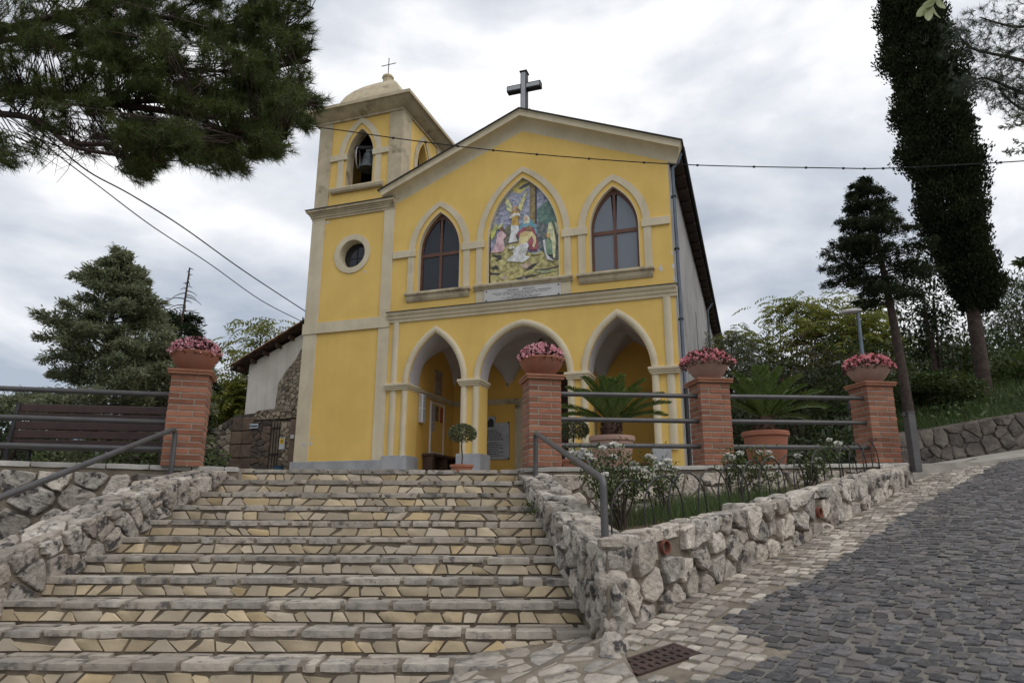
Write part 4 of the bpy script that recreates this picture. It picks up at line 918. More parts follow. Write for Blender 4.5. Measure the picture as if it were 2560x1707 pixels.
cp('tablet_emblem', MB().prism([arch(-1.98, .10, 1.5, .14)+[(-1.88, 1.38), (-2.08, 1.38)]], 2.948, 2.956), 'metal_dark', parent=tb)
for i in range(15):
    if i in (6,): continue
    l = r.uniform(.25, .5); u0 = -2.05; mbx = MB(); q = u0-.3
    while q < u0+l: w_ = r.uniform(.04, .13); mbx.box(q, q+w_, 2.951, 2.956, 1.26-i*.053, 1.26-i*.053+.018); q += w_+.02
    cp('engraved_line', mbx, 'dark', parent=tb)
for z in (.44, 1.49): cp('bolt', MB().box(-1.43, -1.39, 2.93, 2.955, z-.02, z+.02), 'dark', parent=tb)
cp('memorial_panel', MB().box(-3.228, -3.20, 1.62, 2.08, 2.24, 2.95), 'stone_old')
# tower
TW_ = (-6.64, -3.875)
rw = [( -5.22+.43*math.cos(a*math.pi/16), 6.19+.43*math.sin(a*math.pi/16)) for a in range(32)]
mb = MB().prism([[(TW_[0], -.6), (TW_[1]-.002, -.6), (TW_[1]-.002, 7.5), (TW_[0], 7.5)], rw], 0, .45); mb.box(TW_[0], TW_[1]-.002, .452, 2.8, -.6, 7.5)
TOW = cp('tower', mb, Y_)
for (px, py, s, yy) in ((752, 512, .07, -.002), (838, 624, .06, -.002), (713, 1018, .09, -.002), (697, 1022, .07, -.0375), (716, 1005, .05, -.002)):
    u, z = onpl(px, py, yy); q = [(u+s*r.uniform(.5, 1.1)*math.cos(a*math.pi/4), z+s*r.uniform(.3, .9)*math.sin(a*math.pi/4)) for a in range(8)]
    cp('bare_patch', MB().prism([q], yy-.0025, yy+.002), 'marble_white', parent=TOW)
tp = lambda name, mb, m, smooth=None: cp(name, mb, m, smooth, TOW)
ci = lambda rr_, n=32: [(-5.22+rr_*math.cos(a*2*math.pi/n), 6.19+rr_*math.sin(a*2*math.pi/n)) for a in range(n)]
tp('window_surround', MB().prism([ci(.6), ci(.43)], -.03, .004), 'cream'); tp('window_reveal', MB().prism([ci(.434), ci(.418)], -.002, .3), 'cream')
tp('round_window', MB().prism([ci(.42)], .27, .29), 'glass_dark'); tp('window_bar', MB().box(-5.235, -5.205, .25, .27, 5.78, 6.6).box(-5.63, -4.81, .252, .268, 6.13, 6.16), 'metal_dark')
for u0, u1 in ((TW_[0]-.03, -6.22), (-4.21, TW_[1]+.0)): tp('pilaster', MB().box(u0, u1, -.035, .3, .236, 7.42), 'cream')
tp('pilaster', MB().box(TW_[0]-.032, TW_[0]+.01, 2.4, 2.83, .236, 7.42), 'cream')
tp('band', MB().box(TW_[0]-.06, TW_[1]+.01, -.06, 2.86, 3.86, 4.175), 'cream')
mb = MB()
for z0, z1, p in ((7.40, 7.47, .045), (7.47, 7.53, .075), (7.53, 7.58, .10), (7.58, 7.63, .135), (7.63, 7.70, .185)): mb.box(TW_[0]-p, TW_[1]+.01, -p, 2.8+p, z0, z1)
tp('mid_cornice', mb, 'cream_weather'); tp('flashing', MB().box(TW_[0]-.21, TW_[1]+.01, -.21, 3.0, 7.70, 7.722), 'roof_dark')
UA_, UB_ = -6.62, -3.77
op = win_shape(-5.17, .46, 8.34, 9.35, 10.27); so_ = win_shape(1.4, .36, 8.34, 9.35, 10.25)
BEL = cp('belfry', MB().prism([[(UA_, 7.7), (UB_, 7.7), (UB_, 10.7), (UA_, 10.7)], op], 0, .35), Y_)
bp = lambda name, mb, m, smooth=None: cp(name, mb, m, smooth, BEL)
side = MB().prism([[(.352, 7.7), (2.8, 7.7), (2.8, 10.7), (.352, 10.7)], so_], 0, .3); side.v = [(UB_-y, x, z) for x, y, z in side.v]; side.f = [f[::-1] for f in side.f]; bp('side_wall', side, Y_)
bp('side_wall', MB().box(UA_, UA_+.3, .352, 2.8, 7.7, 10.7).box(UA_+.302, UB_-.302, 2.5, 2.8, 7.7, 10.7), Y_)
bp('shade_lining', MB().box(UA_+.31, UB_-.31, 1.9, 2.49, 7.75, 10.69).box(UA_+.31, UB_-.31, .4, 2.49, 10.5, 10.68).box(UA_+.31, UB_-.31, .36, 1.9, 8.0, 8.28), 'dark')  # near-black boxes: the shade inside the belfry put in as colour
bp('opening_reveal', MB().prism([ring_open(-5.17, .464, .448, 8.345, 9.35, 10.276, 10.255)], -.003, .36), 'cream_weather')
bp('opening_surround', MB().prism([ring_open(-5.17, .75, .545, 8.33, 9.35, 10.64, 10.44)], -.035, .004), 'cream')
ss_ = MB().prism([ring_open(1.4, .62, .44, 8.33, 9.35, 10.5, 10.36)], -.035, .004); ss_.v = [(UB_-y, x, z) for x, y, z in ss_.v]; ss_.f = [f[::-1] for f in ss_.f]; bp('opening_surround', ss_, 'cream_weather')
for u0, u1 in ((-6.2, -5.6), (-4.72, -4.17)): bp('impost', MB().box(u0, u1, -.06, .004, 9.27, 9.47, .008), 'cream')
mb = MB(); mould(mb, -6.08, -4.3, [(-.08, 8.18), (-.12, 8.22), (-.14, 8.30), (-.12, 8.345)]); bp('opening_sill', mb, 'cream_weather')
for u0, u1, y0, y1 in ((UA_-.03, -6.18, -.035, .45), (-4.19, UB_+.03, -.035, .52), (-4.1, UB_+.032, 2.32, 2.83), (UA_-.032, -6.3, 2.32, 2.83)): bp('pilaster', MB().box(u0, u1, y0, y1, 7.71, 10.66), 'cream_weather')
cx_, cy_ = (UA_+UB_)/2, 1.4
bp('top_cornice', MB().lathe([(1.40, 10.60), (1.47, 10.60), (1.47, 10.66), (1.62, 10.72), (1.78, 10.84), (1.80, 10.86), (1.86, 10.86), (1.86, 10.96), (1.80, 11.0), (1.2, 11.06)], (cx_, cy_, 0), 4, True), 'cream_weather', 20)
DM = bp('dome', MB().lathe([(1.14, 11.02), (1.13, 11.3), (1.06, 11.6), (.94, 11.88), (.77, 12.14), (.57, 12.37), (.38, 12.55), (.24, 12.67), (.17, 12.73)], (cx_, cy_, 0), 4, True), 'cream_weather', 20)
cp('dome_cap', MB().lathe([(.16, 12.70), (.165, 12.9), (.20, 12.93), (.20, 12.98), (.12, 13.06)], (cx_, cy_, 0), 8), 'cream_weather', 20, BEL)
cp('iron_cross', MB().tube([(cx_, cy_, 13.0), (cx_, cy_, 13.72)], .014, 6).tube([(cx_-.27, cy_, 13.47), (cx_+.27, cy_, 13.47)], .013, 6), 'metal_dark', None, BEL)
# ridge cross
b0 = 9.70
RC = cp('ridge_cross', MB().box(-.085, .085, .06, .26, b0+.1, b0+1.4).box(-.5, -.087, .062, .258, b0+.84, b0+1.02).box(.087, .5, .062, .258, b0+.84, b0+1.02), 'metal_dark')
cp('cross_face', MB().box(-.062, .062, .05, .0605, b0+.1, b0+1.37).box(-.475, -.088, .052, .0635, b0+.872, b0+.988).box(.088, .475, .052, .0635, b0+.872, b0+.988), 'cross_face', parent=RC)
cp('cross_cap', MB().box(-.11, .11, .03, .29, b0+1.4, b0+1.425), 'metal_dark', parent=RC); cp('cross_brace', MB().tube([(.1, .3, b0+.35), (.22, .5, b0+.05)], .012, 6), 'metal_dark', parent=RC)
cp('cross_base', MB().box(-.2, .26, .0, .4, b0-.12, b0+.14, .04).box(-.36, -.15, .05, .4, b0-.2, b0+.02, .02), 'cream_weather', parent=RC)
# bell (hangs inside the belfry)
BLc = chw(-5.12, .42, 9.08); BL = thing('bell', 'grey-green bronze bell hanging in the tower opening', 'bell', BLc)
part('bell_body', MB().lathe([(.265, .0), (.255, .035), (.215, .12), (.175, .25), (.155, .38), (.14, .45), (.08, .5), (.02, .51)], n=24).lathe([(.25, .004), (.13, .42)], n=24), MATS['bronze'], BL, 35)
part('crown', MB().tube([(-.07, 0, .5), (-.07, 0, .58), (0, 0, .6), (.07, 0, .58), (.07, 0, .5)], .022, 6).tube([(0, -.06, .5), (0, 0, .6), (0, .06, .5)], .02, 6), MATS['cross_face'], BL, 40)
part('headstock', MB().box(-.45, .45, -.05, .05, .6, .7, .01), MATS['metal_dark'], BL); part('wheel', MB().tube([(-.3+.0, .24*math.cos(a), .35+.3*math.sin(a)) for a in np.linspace(0, 2*math.pi, 17)], .018, 6), MATS['cross_face'], BL, 40)
part('clapper', MB().tube([(0, 0, .4), (.02, 0, -.05)], .015, 6).lathe([(.02, -.12), (.05, -.08), (.02, -.03)], n=10), MATS['metal_dark'], BL, 40)
# porch lantern, notice board, panels, bench
lc = chw(*(lambda p: (p[0], 1.8, p[1]))(onpl(1242, 790, 1.8))); LT = thing('porch_lantern', 'small dark lantern hanging from the vault behind the middle arch', 'lantern', lc)
part('chain', MB().tube([(0, 0, .1), (0, 0, .75)], .008, 5), MATS['metal_dark'], LT); part('cage', MB().lathe([(.02, -.14), (.06, -.1), (.085, .02), (.05, .08), (.015, .12)], n=8), MATS['metal_dark'], LT, 30)
def chthing(name, label, cat, u, y, z, group=None): return thing(name, label, cat, chw(u, y, z), CHA, group, CHS)
NB = chthing('notice_board', 'tall framed notice board on the left porch wall', 'notice board', -3.22, 1.8, .52)
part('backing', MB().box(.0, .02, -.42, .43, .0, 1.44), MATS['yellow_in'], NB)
for a, b, c, d in ((-.44, .45, -.02, .03), (-.44, .45, 1.41, 1.46)): part('frame', MB().box(0, .045, a, b, c, d), MATS['white_plastic'], NB)
for a, b in ((-.45, -.41), (.42, .46)): part('frame', MB().box(.001, .046, a, b, -.021, 1.461), MATS['white_plastic'], NB)
mat('poster_a', (.42, .40, .42), (.28, .27, .28), 14, .6); mat('poster_b', (.05, .035, .03), (.25, .2, .15), 18, .6); mat('poster_c', (.42, .05, .04), (.30, .06, .05), 14, .6)
for a, b, c, d, m_ in ((-.38, -.16, .62, 1.36, 'poster_a'), (-.13, .08, .93, 1.37, 'poster_b'), (.2, .38, .92, 1.36, 'poster_c')): part('poster', MB().box(.02, .024, a, b, c, d), MATS[m_], NB)
IP = chthing('wall_speaker', 'slim white column loudspeaker fixed to the left porch wall', 'loudspeaker', -3.22, .72, 1.28)
part('case', MB().box(0, .13, -.09, .1, 0, .78, .012), MATS['white_plastic'], IP)
for z0 in (.03, .41): part('grille', MB().box(.03, .105, -.1, -.085, z0, z0+.34), MATS['cross_face'], IP); part('grille', MB().box(.128, .136, -.07, .08, z0, z0+.34), MATS['cross_face'], IP)
BN = chthing('wooden_bench', 'dark wooden bench along the left wall inside the porch', 'bench', -3.04, 1.9, -.35)
part('seat', MB().box(-.17, .17, -.98, .98, .75, .82, .012), MATS['timber'], BN)
for y in (-.86, -.05, .8): part('leg', MB().prism([[(-.05, 0), (.05, 0), (.09, .75), (-.09, .75)]], -.14, .14, Matrix.Translation((0, y, 0)) @ Matrix.Rotation(math.pi/2, 4, 'Z')), MATS['timber'], BN)
part('stretcher', MB().box(-.03, .03, -.85, .82, .22, .28), MATS['timber'], BN)
sp = chthing('wooden_stool', 'low reddish wooden stool inside the right porch arch', 'stool', *(lambda p: (p[0], 1.0, p[1]))(onpl(1478, 1075, 1.0)))
part('seat', MB().box(-.2, .16, -.2, .2, .06, .12, .01), MATS['wood_frame'], sp)
for a in (-.14, .1):
    for b in (-.14, .14): part('leg', MB().box(a-.025, a+.025, b-.025, b+.025, -.45, .06), MATS['wood_frame'], sp)
# ------------------------------------------------------------------ old house beside the tower and yard wall
OH = chthing('old_house', 'old plastered house with exposed rubble patch and tiled gable left of the tower', 'house', -8.5, 3, -.4)
OH.location = CH.location; opr = lambda name, mb, m, smooth=None, parent=OH, **k: part(name, mb, MATS[m], parent, smooth, **k)
rake = lambda u: 3.74+(u+11.51)*.477
HW = opr('wall', MB().prism([[(-11.06, -.8), (-6.3, -.8), (-6.3, 6.0), (-11.06, rake(-11.06)-.04)]], 3.0, 9), 'plaster_old')
mb = MB()
V = [(-11.62, 2.72, rake(-11.62)), (-6.2, 2.72, rake(-6.2)), (-6.2, 9.2, rake(-6.2)), (-11.62, 9.2, rake(-11.62))]; V += [(a, b, c+.07) for a, b, c in V]
mb.add(V, [(0, 3, 2, 1), (4, 5, 6, 7), (0, 1, 5, 4), (2, 3, 7, 6), (0, 4, 7, 3)]); HR = opr('roof', mb, 'timber')
for i in range(11):
    u = -11.55+i*.46; T = Matrix.Translation((u+.24, 2.66, rake(u+.24)+.105)) @ Matrix.Rotation(-math.atan(.477), 4, 'Y'); n = 8
    mbx = MB(); V = []
    for x in (-.26, .26):
        for j in range(n+1): a = math.pi*j/n; q = .1 if x < 0 else .085; V.append(T @ Vector((x, q*math.cos(a), q*.75*math.sin(a)-.02)))
    mbx.add(V, [(j, j+1, n+1+j+1, n+1+j) for j in range(n)]+[tuple(range(n, -1, -1)), tuple(n+1+j for j in range(n+1))]); opr('roof_tile', mbx, 'roof_tile', 40, HR)
for i in range(10): u = -11.3+i*.5; opr('purlin', MB().box(u-.045, u+.045, 2.74, 3.0, rake(u)-.16, rake(u)-.03), 'timber', None, HR)
reg = [onpl(a, b, 2.99) for a, b in ((632, 940), (640, 880), (660, 850), (680, 825), (697, 795), (712, 790), (712, 940))]
cp_ = MB().prism([reg], 2.975, 3.01); opr('rubble_patch', cp_, 'mortar', None, OH)
def stones_ch(parent, reg, a, b, gap, dep, y0, mats, seed, name='stone'):
    r2 = random.Random(seed)
    for c in voro(reg, grid_pts(reg, a, b, .33, r2)):
        mb = stone(inset(c, gap), dep*r2.uniform(.6, 1.4), lambda u, v, d: (u, y0-d, v), r2, .006)
        if mb: obj(name, fixwind(mb.mesh(name, 60), Vector((0, -1, 0))), MATS[r2.choice(mats)], parent)
stones_ch(OH, reg[::-1] if False else reg, .2, .13, .012, .03, 2.975, ['stone_old'], 31)
YW = chthing('yard_wall', 'ruinous rubble yard wall with brown block pier beside the tower', 'wall', -9, 1.5, 0); YW.location = CH.location
ywr = [(-11.9, -.6), (-6.72, -.6), (-6.72, 2.05), (-7.7, 2.03), (-9.3, 1.93), (-10.14, 1.87), (-11.2, 1.35), (-11.9, 1.1)]
part('wall_core', MB().prism([ywr], 1.5, 2.0), MATS['stone_far'], YW)
stones_ch(YW, [(-11.85, -.5), (-10.2, -.5), (-10.2, 1.82), (-11.2, 1.33), (-11.85, 1.1)], .22, .16, .012, .04, 1.5, ['stone_old', 'stone_far'], 32)
stones_ch(YW, [(-9.4, 1.68), (-6.75, 1.72), (-6.75, 2.12), (-9.3, 2.0)], .2, .12, .01, .05, 1.5, ['stone_old'], 33)
stones_ch(YW, [(-9.4, -.5), (-8.72, -.5), (-8.72, 1.66), (-9.4, 1.66)], .24, .2, .012, .03, 1.5, ['stone_far', 'old_block'], 34)
for j in range(5):
    for i in range(2): part('block', MB().box(-10.17+i*.4, -10.17+i*.4+.385, 1.44, 1.52, -.3+j*.42, .1+j*.42, .02), MATS['old_block'], YW)
part('gate_opening', MB().box(-8.68, -8.05, 1.46, 1.52, -.4, 1.62), MATS['mortar_brown'], YW)
stones_ch(YW, [(-8.3, -.4), (-7.95, -.4), (-7.95, 1.6), (-8.3, 1.6)], .15, .13, .01, .03, 1.46, ['stone_old'], 35)
part('pier', MB().box(-7.95, -7.3, 1.42, 1.52, -.5, 1.66), MATS['old_block'], YW)
GT = chthing('iron_gate', 'narrow rusty iron bar gate in the yard wall left of the tower', 'gate', -8.5, 1.44, -.4)
for i in range(4): part('bar', MB().box(-.16+i*.1, -.145+i*.1, -.01, .01, 0, 2.0), MATS['rust'], GT)
for z in (.3, 1.0, 1.8): part('rail', MB().box(-.18, .18, -.012, .012, z, z+.04), MATS['rust'], GT)
q = onpl(648, 1017, 1.4); SG = chthing('warning_sign', 'small white sign with yellow panel by the yard gate', 'sign', q[0], 1.40, q[1]); part('plate', MB().box(-.1, .1, -.01, .01, -.19, .16), MATS['white_plastic'], SG); part('yellow_panel', MB().box(-.075, .075, -.014, -.009, -.02, .14), MATS['paint_yellow'], SG); part('symbol', MB().prism([[(-.03, .03), (.03, .05), (.0, .1)]], -.018, -.013), MATS['dark'], SG)
q = onpl(583, 978, 1.42); SG = chthing('street_plate', 'small pale blue and white plate on the brown block pier', 'sign', q[0], 1.43, q[1]); part('plate', MB().box(-.15, .15, -.01, .01, -.07, .07), MATS['white_plastic'], SG); part('blue_band', MB().box(-.14, .14, -.014, -.009, -.03, .02), MATS['paint_blue'], SG)
q = onpl(672, 1003, 1.4); SG = chthing('meter_box', 'tiny pale box on the pier beside the tower corner', 'box', q[0], 1.40, q[1]); part('box_body', MB().box(-.07, .07, -.03, .02, -.06, .06, .01), MATS['marble_white'], SG); part('lid', MB().box(-.06, .06, -.036, -.029, -.05, .05), MATS['white_plastic'], SG)
q = onpl(640, 1068, 1.2); BK = chthing('plastic_bucket', 'dark blue bucket standing before the yard gate', 'bucket', q[0], 1.2, -.2); part('body', MB().lathe([(.12, 0), (.16, .42), (.175, .43), (.15, .43), (.11, .03)], n=16), MATS['paint_blue'], BK, 40); part('handle', MB().tube([(.17*math.cos(a), 0, .42+.1*math.sin(a)) for a in np.linspace(0, math.pi, 9)], .008, 5), MATS['metal_dark'], BK)
# ------------------------------------------------------------------ brick pillars, railings, handrails
BW = .415; CO = .0725; NB_ = 15
bl = MB().box(0, .282, 0, .120, 0, .0575, .004).mesh('brick_long'); bl.materials.append(MATS['brick'])
def pillar(x, y, z, th, label, ncourse=NB_):
    """x,y: front-left corner of the shaft, th: direction of the front face"""
    P = thing('brick_pillar', label, 'pillar', (x, y, z), th, 'brick pillars of the railing')
    part('mortar_core', MB().box(.006, BW-.006, .006, BW-.006, 0, ncourse*CO-.002), MATS['mortar'], P)
    for k in range(ncourse):
        z0 = k*CO+.004; e_ = BW; d = .122; l = .284
        if k % 2 == 0: L4 = [((0, 0), 0), ((e_, 0), 90), ((e_, e_), 180), ((0, e_), 270)]
        else: L4 = [((e_-l, 0), 0), ((e_, e_-l), 90), ((l, e_), 180), ((0, l), 270)]
        for (a, b), an in L4:
            j = r.uniform(-.002, .002); obj('brick', bl, None, P, loc=(a+j, b+r.uniform(-.002, .002), z0), rot=(0, 0, math.radians(an)))
    h = ncourse*CO
    part('cap', MB().box(-.035, BW+.035, -.035, BW+.035, h, h+.03, .004).box(-.045, BW+.045, -.045, BW+.045, h+.03, h+.062, .006), MATS['brick_cap'], P)
    return P, h+.062
thL = .2925; cL = Vector((-3.67, 8.18, 0)); aL = Vector((math.cos(thL), math.sin(thL), 0)); oL = cL-aL*BW
PIL = []
PIL.append((pillar(oL.x, oL.y, .0, thL, 'brick pillar with flower bowl left of the steps'), oL, thL, .0))
for (x, y, z, th, lab) in ((.215, 8.47, .035, .19, 'brick pillar with flower bowl at the top right of the steps'), (2.51, 9.04, .105, .12, 'brick pillar with flower bowl between the two potted cycads'), (5.06, 9.66, .19, .16, 'rightmost brick pillar with flower bowl near the grey post')):
    PIL.append((pillar(x, y, z, th, lab), Vector((x, y, 0)), th, z))
def pc(i):
    (P, h), o, th, z = PIL[i]; a = Vector((math.cos(th), math.sin(th), 0)); b = Vector((-math.sin(th), math.cos(th), 0)); return o+a*BW/2+b*BW/2+Vector((0, 0, z+h))
def rail_set(name, label, segs):
    m = segs[0][0]; R_ = thing(name, label, 'railing', (m[0], m[1], 0))
    for a, b in segs: part('rail', MB().tube([a, Vector(a).lerp(Vector(b), .5), b], .031, 12), MATS['metal_grey'], R_, 40, True)
    return R_
rail_set('railing', 'three grey pipe rails between the stair pillar and the middle pillar', [((.55, 8.68, z0), (2.62, 9.2, z1)) for z0, z1 in ((.967, 1.032), (.643, .692), (.315, .358))])
rail_set('railing', 'three grey pipe rails in front of the right cycad', [((2.85, 9.24, z0), (5.15, 9.8, z1)) for z0, z1 in ((1.037, 1.115), (.698, .758), (.36, .408))])
dl = -aL
rail_set('railing', 'three grey pipe rails in front of the park bench on the left', [(tuple(oL+Vector((.05, .2, z0))), tuple(oL+dl*3.6+Vector((0, .2, z1)))) for z0, z1 in ((.86, .82), (.525, .50), (.205, .195))])
def smooth_path(pts, rad=.08, n=6):
    pts = [Vector(p) for p in pts]; o = [pts[0]]
    for i in range(1, len(pts)-1):
        a = pts[i]+(pts[i-1]-pts[i]).normalized()*rad; b = pts[i]+(pts[i+1]-pts[i]).normalized()*rad
        for k in range(n+1): t = k/n; o.append(a*(1-t)**2+pts[i]*2*t*(1-t)+b*t*t)
    return o+[pts[-1]]
H = thing('handrail', 'grey pipe handrail on the right cheek wall of the steps', 'handrail', (.29, 8.35, -.1))
part('rail', MB().tube(smooth_path([(.287, 8.35, -.1), (.289, 8.35, .43), (.70, 5.35, -.27), (.70, 5.33, -.70)], .06), .029, 12), MATS['metal_grey'], H, 50, True)
H = thing('handrail', 'grey pipe handrail on the left cheek wall of the steps', 'handrail', (-3.9, 8.0, -.12))
part('rail', MB().tube(smooth_path([(-3.897, 8.0, -.15), (-3.905, 8.0, .425), (-4.05, 5.75, -.37), (-4.35, 4.0, -1.0)], .09), .029, 12), MATS['metal_grey'], H, 50, True)
q = at(2102, 1060, 9.45); PO = thing('metal_post', 'short square grey metal post at the end of the garden wall', 'post', (q.x, q.y, .05), .2)
part('shaft', MB().box(-.055, .055, -.055, .055, 0, .80, .006), MATS['metal_grey'], PO); part('cap', MB().box(-.06, .06, -.06, .06, .80, .815, .003), MATS['metal_grey'], PO)
part('latch', MB().box(-.10, -.055, -.02, .02, .76, .80), MATS['metal_grey'], PO)

# ------------------------------------------------------------------ flower bowls on the pillars
def bowl(i, rad, mbowl, mleaf, mpet, label, npet, spread, seed):
    global npr
    npr = np.random.default_rng(seed); c = pc(i); B = thing('flower_bowl', label, 'planter', c, 0, 'terracotta flower bowls on the pillars')
    h = .235; part('bowl', MB().lathe([(.45*rad, 0), (.5*rad, .02), (.72*rad, .08), (.90*rad, .16), (.97*rad, h-.03), (1.0*rad, h-.02), (1.0*rad, h), (.94*rad, h), (.9*rad, h-.04), (.1*rad, h-.05)], n=32), MATS[mbowl], B, 35)
    n = 1500; P = ballpts((0, 0, h-.02), (rad*spread, rad*spread, .2), n, .5); P = P[P[:, 2] > h-.06]; Dn = P-np.array((0, 0, h-.12))+npr.normal(size=P.shape)*.08
    part_v, part_f = leaves(P, Dn, npr.uniform(.03, .055, len(P)), npr.uniform(.025, .04, len(P)), Dn); obj('foliage', npmesh('foliage', part_v, part_f), MATS[mleaf], B)
    K = unit(npr.normal(size=(npet, 3))); K[:, 2] = np.abs(K[:, 2])*.9+.02; K = unit(K); Pc = np.array((0, 0, h-.02))+K*np.array((rad*spread*1.0, rad*spread*1.0, .205))*npr.uniform(.9, 1.08, (npet, 1))
    P = np.repeat(Pc, 5, 0); Dn = np.repeat(K, 5, 0)*.55+npr.normal(size=P.shape)*.75; V, F = leaves(P+npr.normal(size=P.shape)*.006, Dn, npr.uniform(.026, .042, len(P)), npr.uniform(.02, .032, len(P)))
    obj('blossoms', npmesh('blossoms', V, F), MATS[mpet], B)
bowl(0, .295, 'terracotta', 'begonia_leaf_dark', 'petal_pink', 'dark terracotta bowl of pink begonias on the pillar left of the steps', 300, .95, 41)
bowl(1, .30, 'terracotta', 'begonia_leaf_dark', 'petal_pink', 'dark terracotta bowl of pink begonias on the pillar right of the steps', 280, .92, 42)
bowl(2, .29, 'terracotta_pale', 'begonia_leaf', 'petal_red', 'worn pale bowl with reddish begonia spilling over, on the middle right pillar', 230, 1.2, 43)
bowl(3, .31, 'terracotta_pale', 'begonia_leaf', 'petal_red', 'worn pale bowl of rose-red begonias on the rightmost pillar', 330, 1.06, 44)

# ------------------------------------------------------------------ cycads, topiary
def cycad(c, prad, ph, mp, label, plabel, trunk_h, trunk_r, fr, seed, tilt0=20, square=False):
    rg = np.random.default_rng(seed); PT = thing('plant_pot', plabel, 'pot', c, .1)
    k = ph/.55
    part('body', MB().lathe([(.72*prad, 0), (.74*prad, .01), (.93*prad, ph-.1), (.93*prad, ph-.09)], n=32), MATS[mp], PT, 35)
    part('rim', MB().lathe([(.92*prad, ph-.085), (1.0*prad, ph-.075), (1.02*prad, ph-.03), (1.0*prad, ph), (.93*prad, ph), (.90*prad, ph-.06), (.1, ph-.07)], n=32), MATS[mp], PT, 30)
    part('band', MB().lathe([(.868*prad, ph*.6), (.885*prad, ph*.605), (.89*prad, ph*.63), (.875*prad, ph*.64)], n=32), MATS[mp], PT, 30)
    T = thing('cycad', label, 'plant', (c[0], c[1], c[2]+ph-.07))
    mb = MB().lathe([(trunk_r*.8, 0), (trunk_r, trunk_h*.3), (trunk_r*1.02, trunk_h*.7), (trunk_r*.7, trunk_h), (.03, trunk_h+.06)], n=18); part('trunk', mb, MATS['cycad_trunk'], T, 60)
    sc_n = 130; a = rg.uniform(0, 2*np.pi, sc_n); zz = rg.uniform(.01, trunk_h, sc_n); P = np.stack([np.cos(a)*trunk_r*.9, np.sin(a)*trunk_r*.9, zz], 1); Dn = np.stack([np.cos(a), np.sin(a), np.full(sc_n, .9)], 1)
    V, F = leaves(P, Dn, .07, .05); obj('leaf_scars', npmesh('leaf_scars', V, F), MATS['cycad_trunk'], T)['kind'] = 'stuff'
    nf = len(fr)
    for i, (az, el, L_) in enumerate(fr):
        az += rg.uniform(-.06, .06); n = 26; ts = np.linspace(0, 1, n); pts = []
        p = np.array([math.cos(az)*.04, math.sin(az)*.04, trunk_h-.01]); e_ = el
        for t in ts:
            pts.append(p.copy()); p = p+np.array([math.cos(az)*math.cos(e_), math.sin(az)*math.cos(e_), math.sin(e_)])*L_*1.17/n; e_ -= .55/n*(1.6 if t > .5 else .6)
        pts = np.array(pts); fro = MB().tube([tuple(q) for q in pts], [.012*(1-t*.8)+.002 for t in ts], 5); 
        f_o = obj('frond', fro.mesh('frond', 60), MATS['cycad'], T)
        tang = np.gradient(pts, axis=0); tang = unit(tang); side = unit(np.cross(tang, np.array([0, 0, 1.0]))); up_ = unit(np.cross(side, tang))
        ks = np.linspace(.12, .995, 84); PP = np.stack([np.interp(ks, ts, pts[:, j]) for j in range(3)], 1); TT = unit(np.stack([np.interp(ks, ts, tang[:, j]) for j in range(3)], 1)); SS = unit(np.stack([np.interp(ks, ts, side[:, j]) for j in range(3)], 1)); UU = unit(np.stack([np.interp(ks, ts, up_[:, j]) for j in range(3)], 1))
        Vs = []; Fs = []; ll = .155*np.sin(np.pi*np.clip(.12+ks*.80, 0, 1))**.7*(L_/.9)
        for s in (-1, 1):
            d = SS*s*.85+TT*.62+UU*.42+rg.normal(size=SS.shape)*.05; V, F = leaves(PP, d, ll*1.3, .024, UU, .03); Fs.append(F+sum(len(v) for v in Vs)); Vs.append(V)
        obj('leaflets', npmesh('leaflets', np.concatenate(Vs), np.concatenate(Fs)), MATS['cycad'], f_o)
fr1 = [(math.radians(a), math.radians(e), L_) for a, e, L_ in ((195, 48, .82), (215, 62, .8), (165, 28, .9), (180, 18, .75), (240, 72, .72), (265, 80, .66), (290, 70, .75), (320, 58, .8), (345, 40, .85), (0, 30, .9), (15, 20, .85), (140, 60, .75), (100, 70, .7), (60, 62, .75), (30, 50, .8), (225, 40, .8), (305, 45, .75), (280, 55, .7))]
q = at(1405, 1003, 11.4); cycad((q.x, q.y, zpl(q.x, q.y)), .375, q.z-zpl(q.x, q.y)+.0, 'terracotta_pale', 'cycad with stiff arching fronds in the pale pot before the right arch', 'large pale round terracotta pot under the cycad before the church', .32, .155, fr1, 51)
fr2 = [(math.radians(a), math.radians(e), L_) for a, e, L_ in ((190, 55, .8), (205, 65, .8), (170, 42, .85), (180, 30, .75), (240, 74, .8), (265, 82, .78), (290, 70, .8), (320, 58, .8), (345, 36, .9), (0, 22, .95), (10, 10, .75), (140, 60, .75), (100, 70, .8), (60, 62, .8), (30, 45, .9), (225, 50, .8), (305, 50, .85), (350, 50, .8))]
q = at(1757, 992, 11.3); cycad((q.x, q.y, zpl(q.x, q.y)), .37, q.z-zpl(q.x, q.y), 'terracotta', 'cycad in the orange pot between the two right pillars', 'large orange terracotta pot between the two right pillars', .30, .16, fr2, 52)
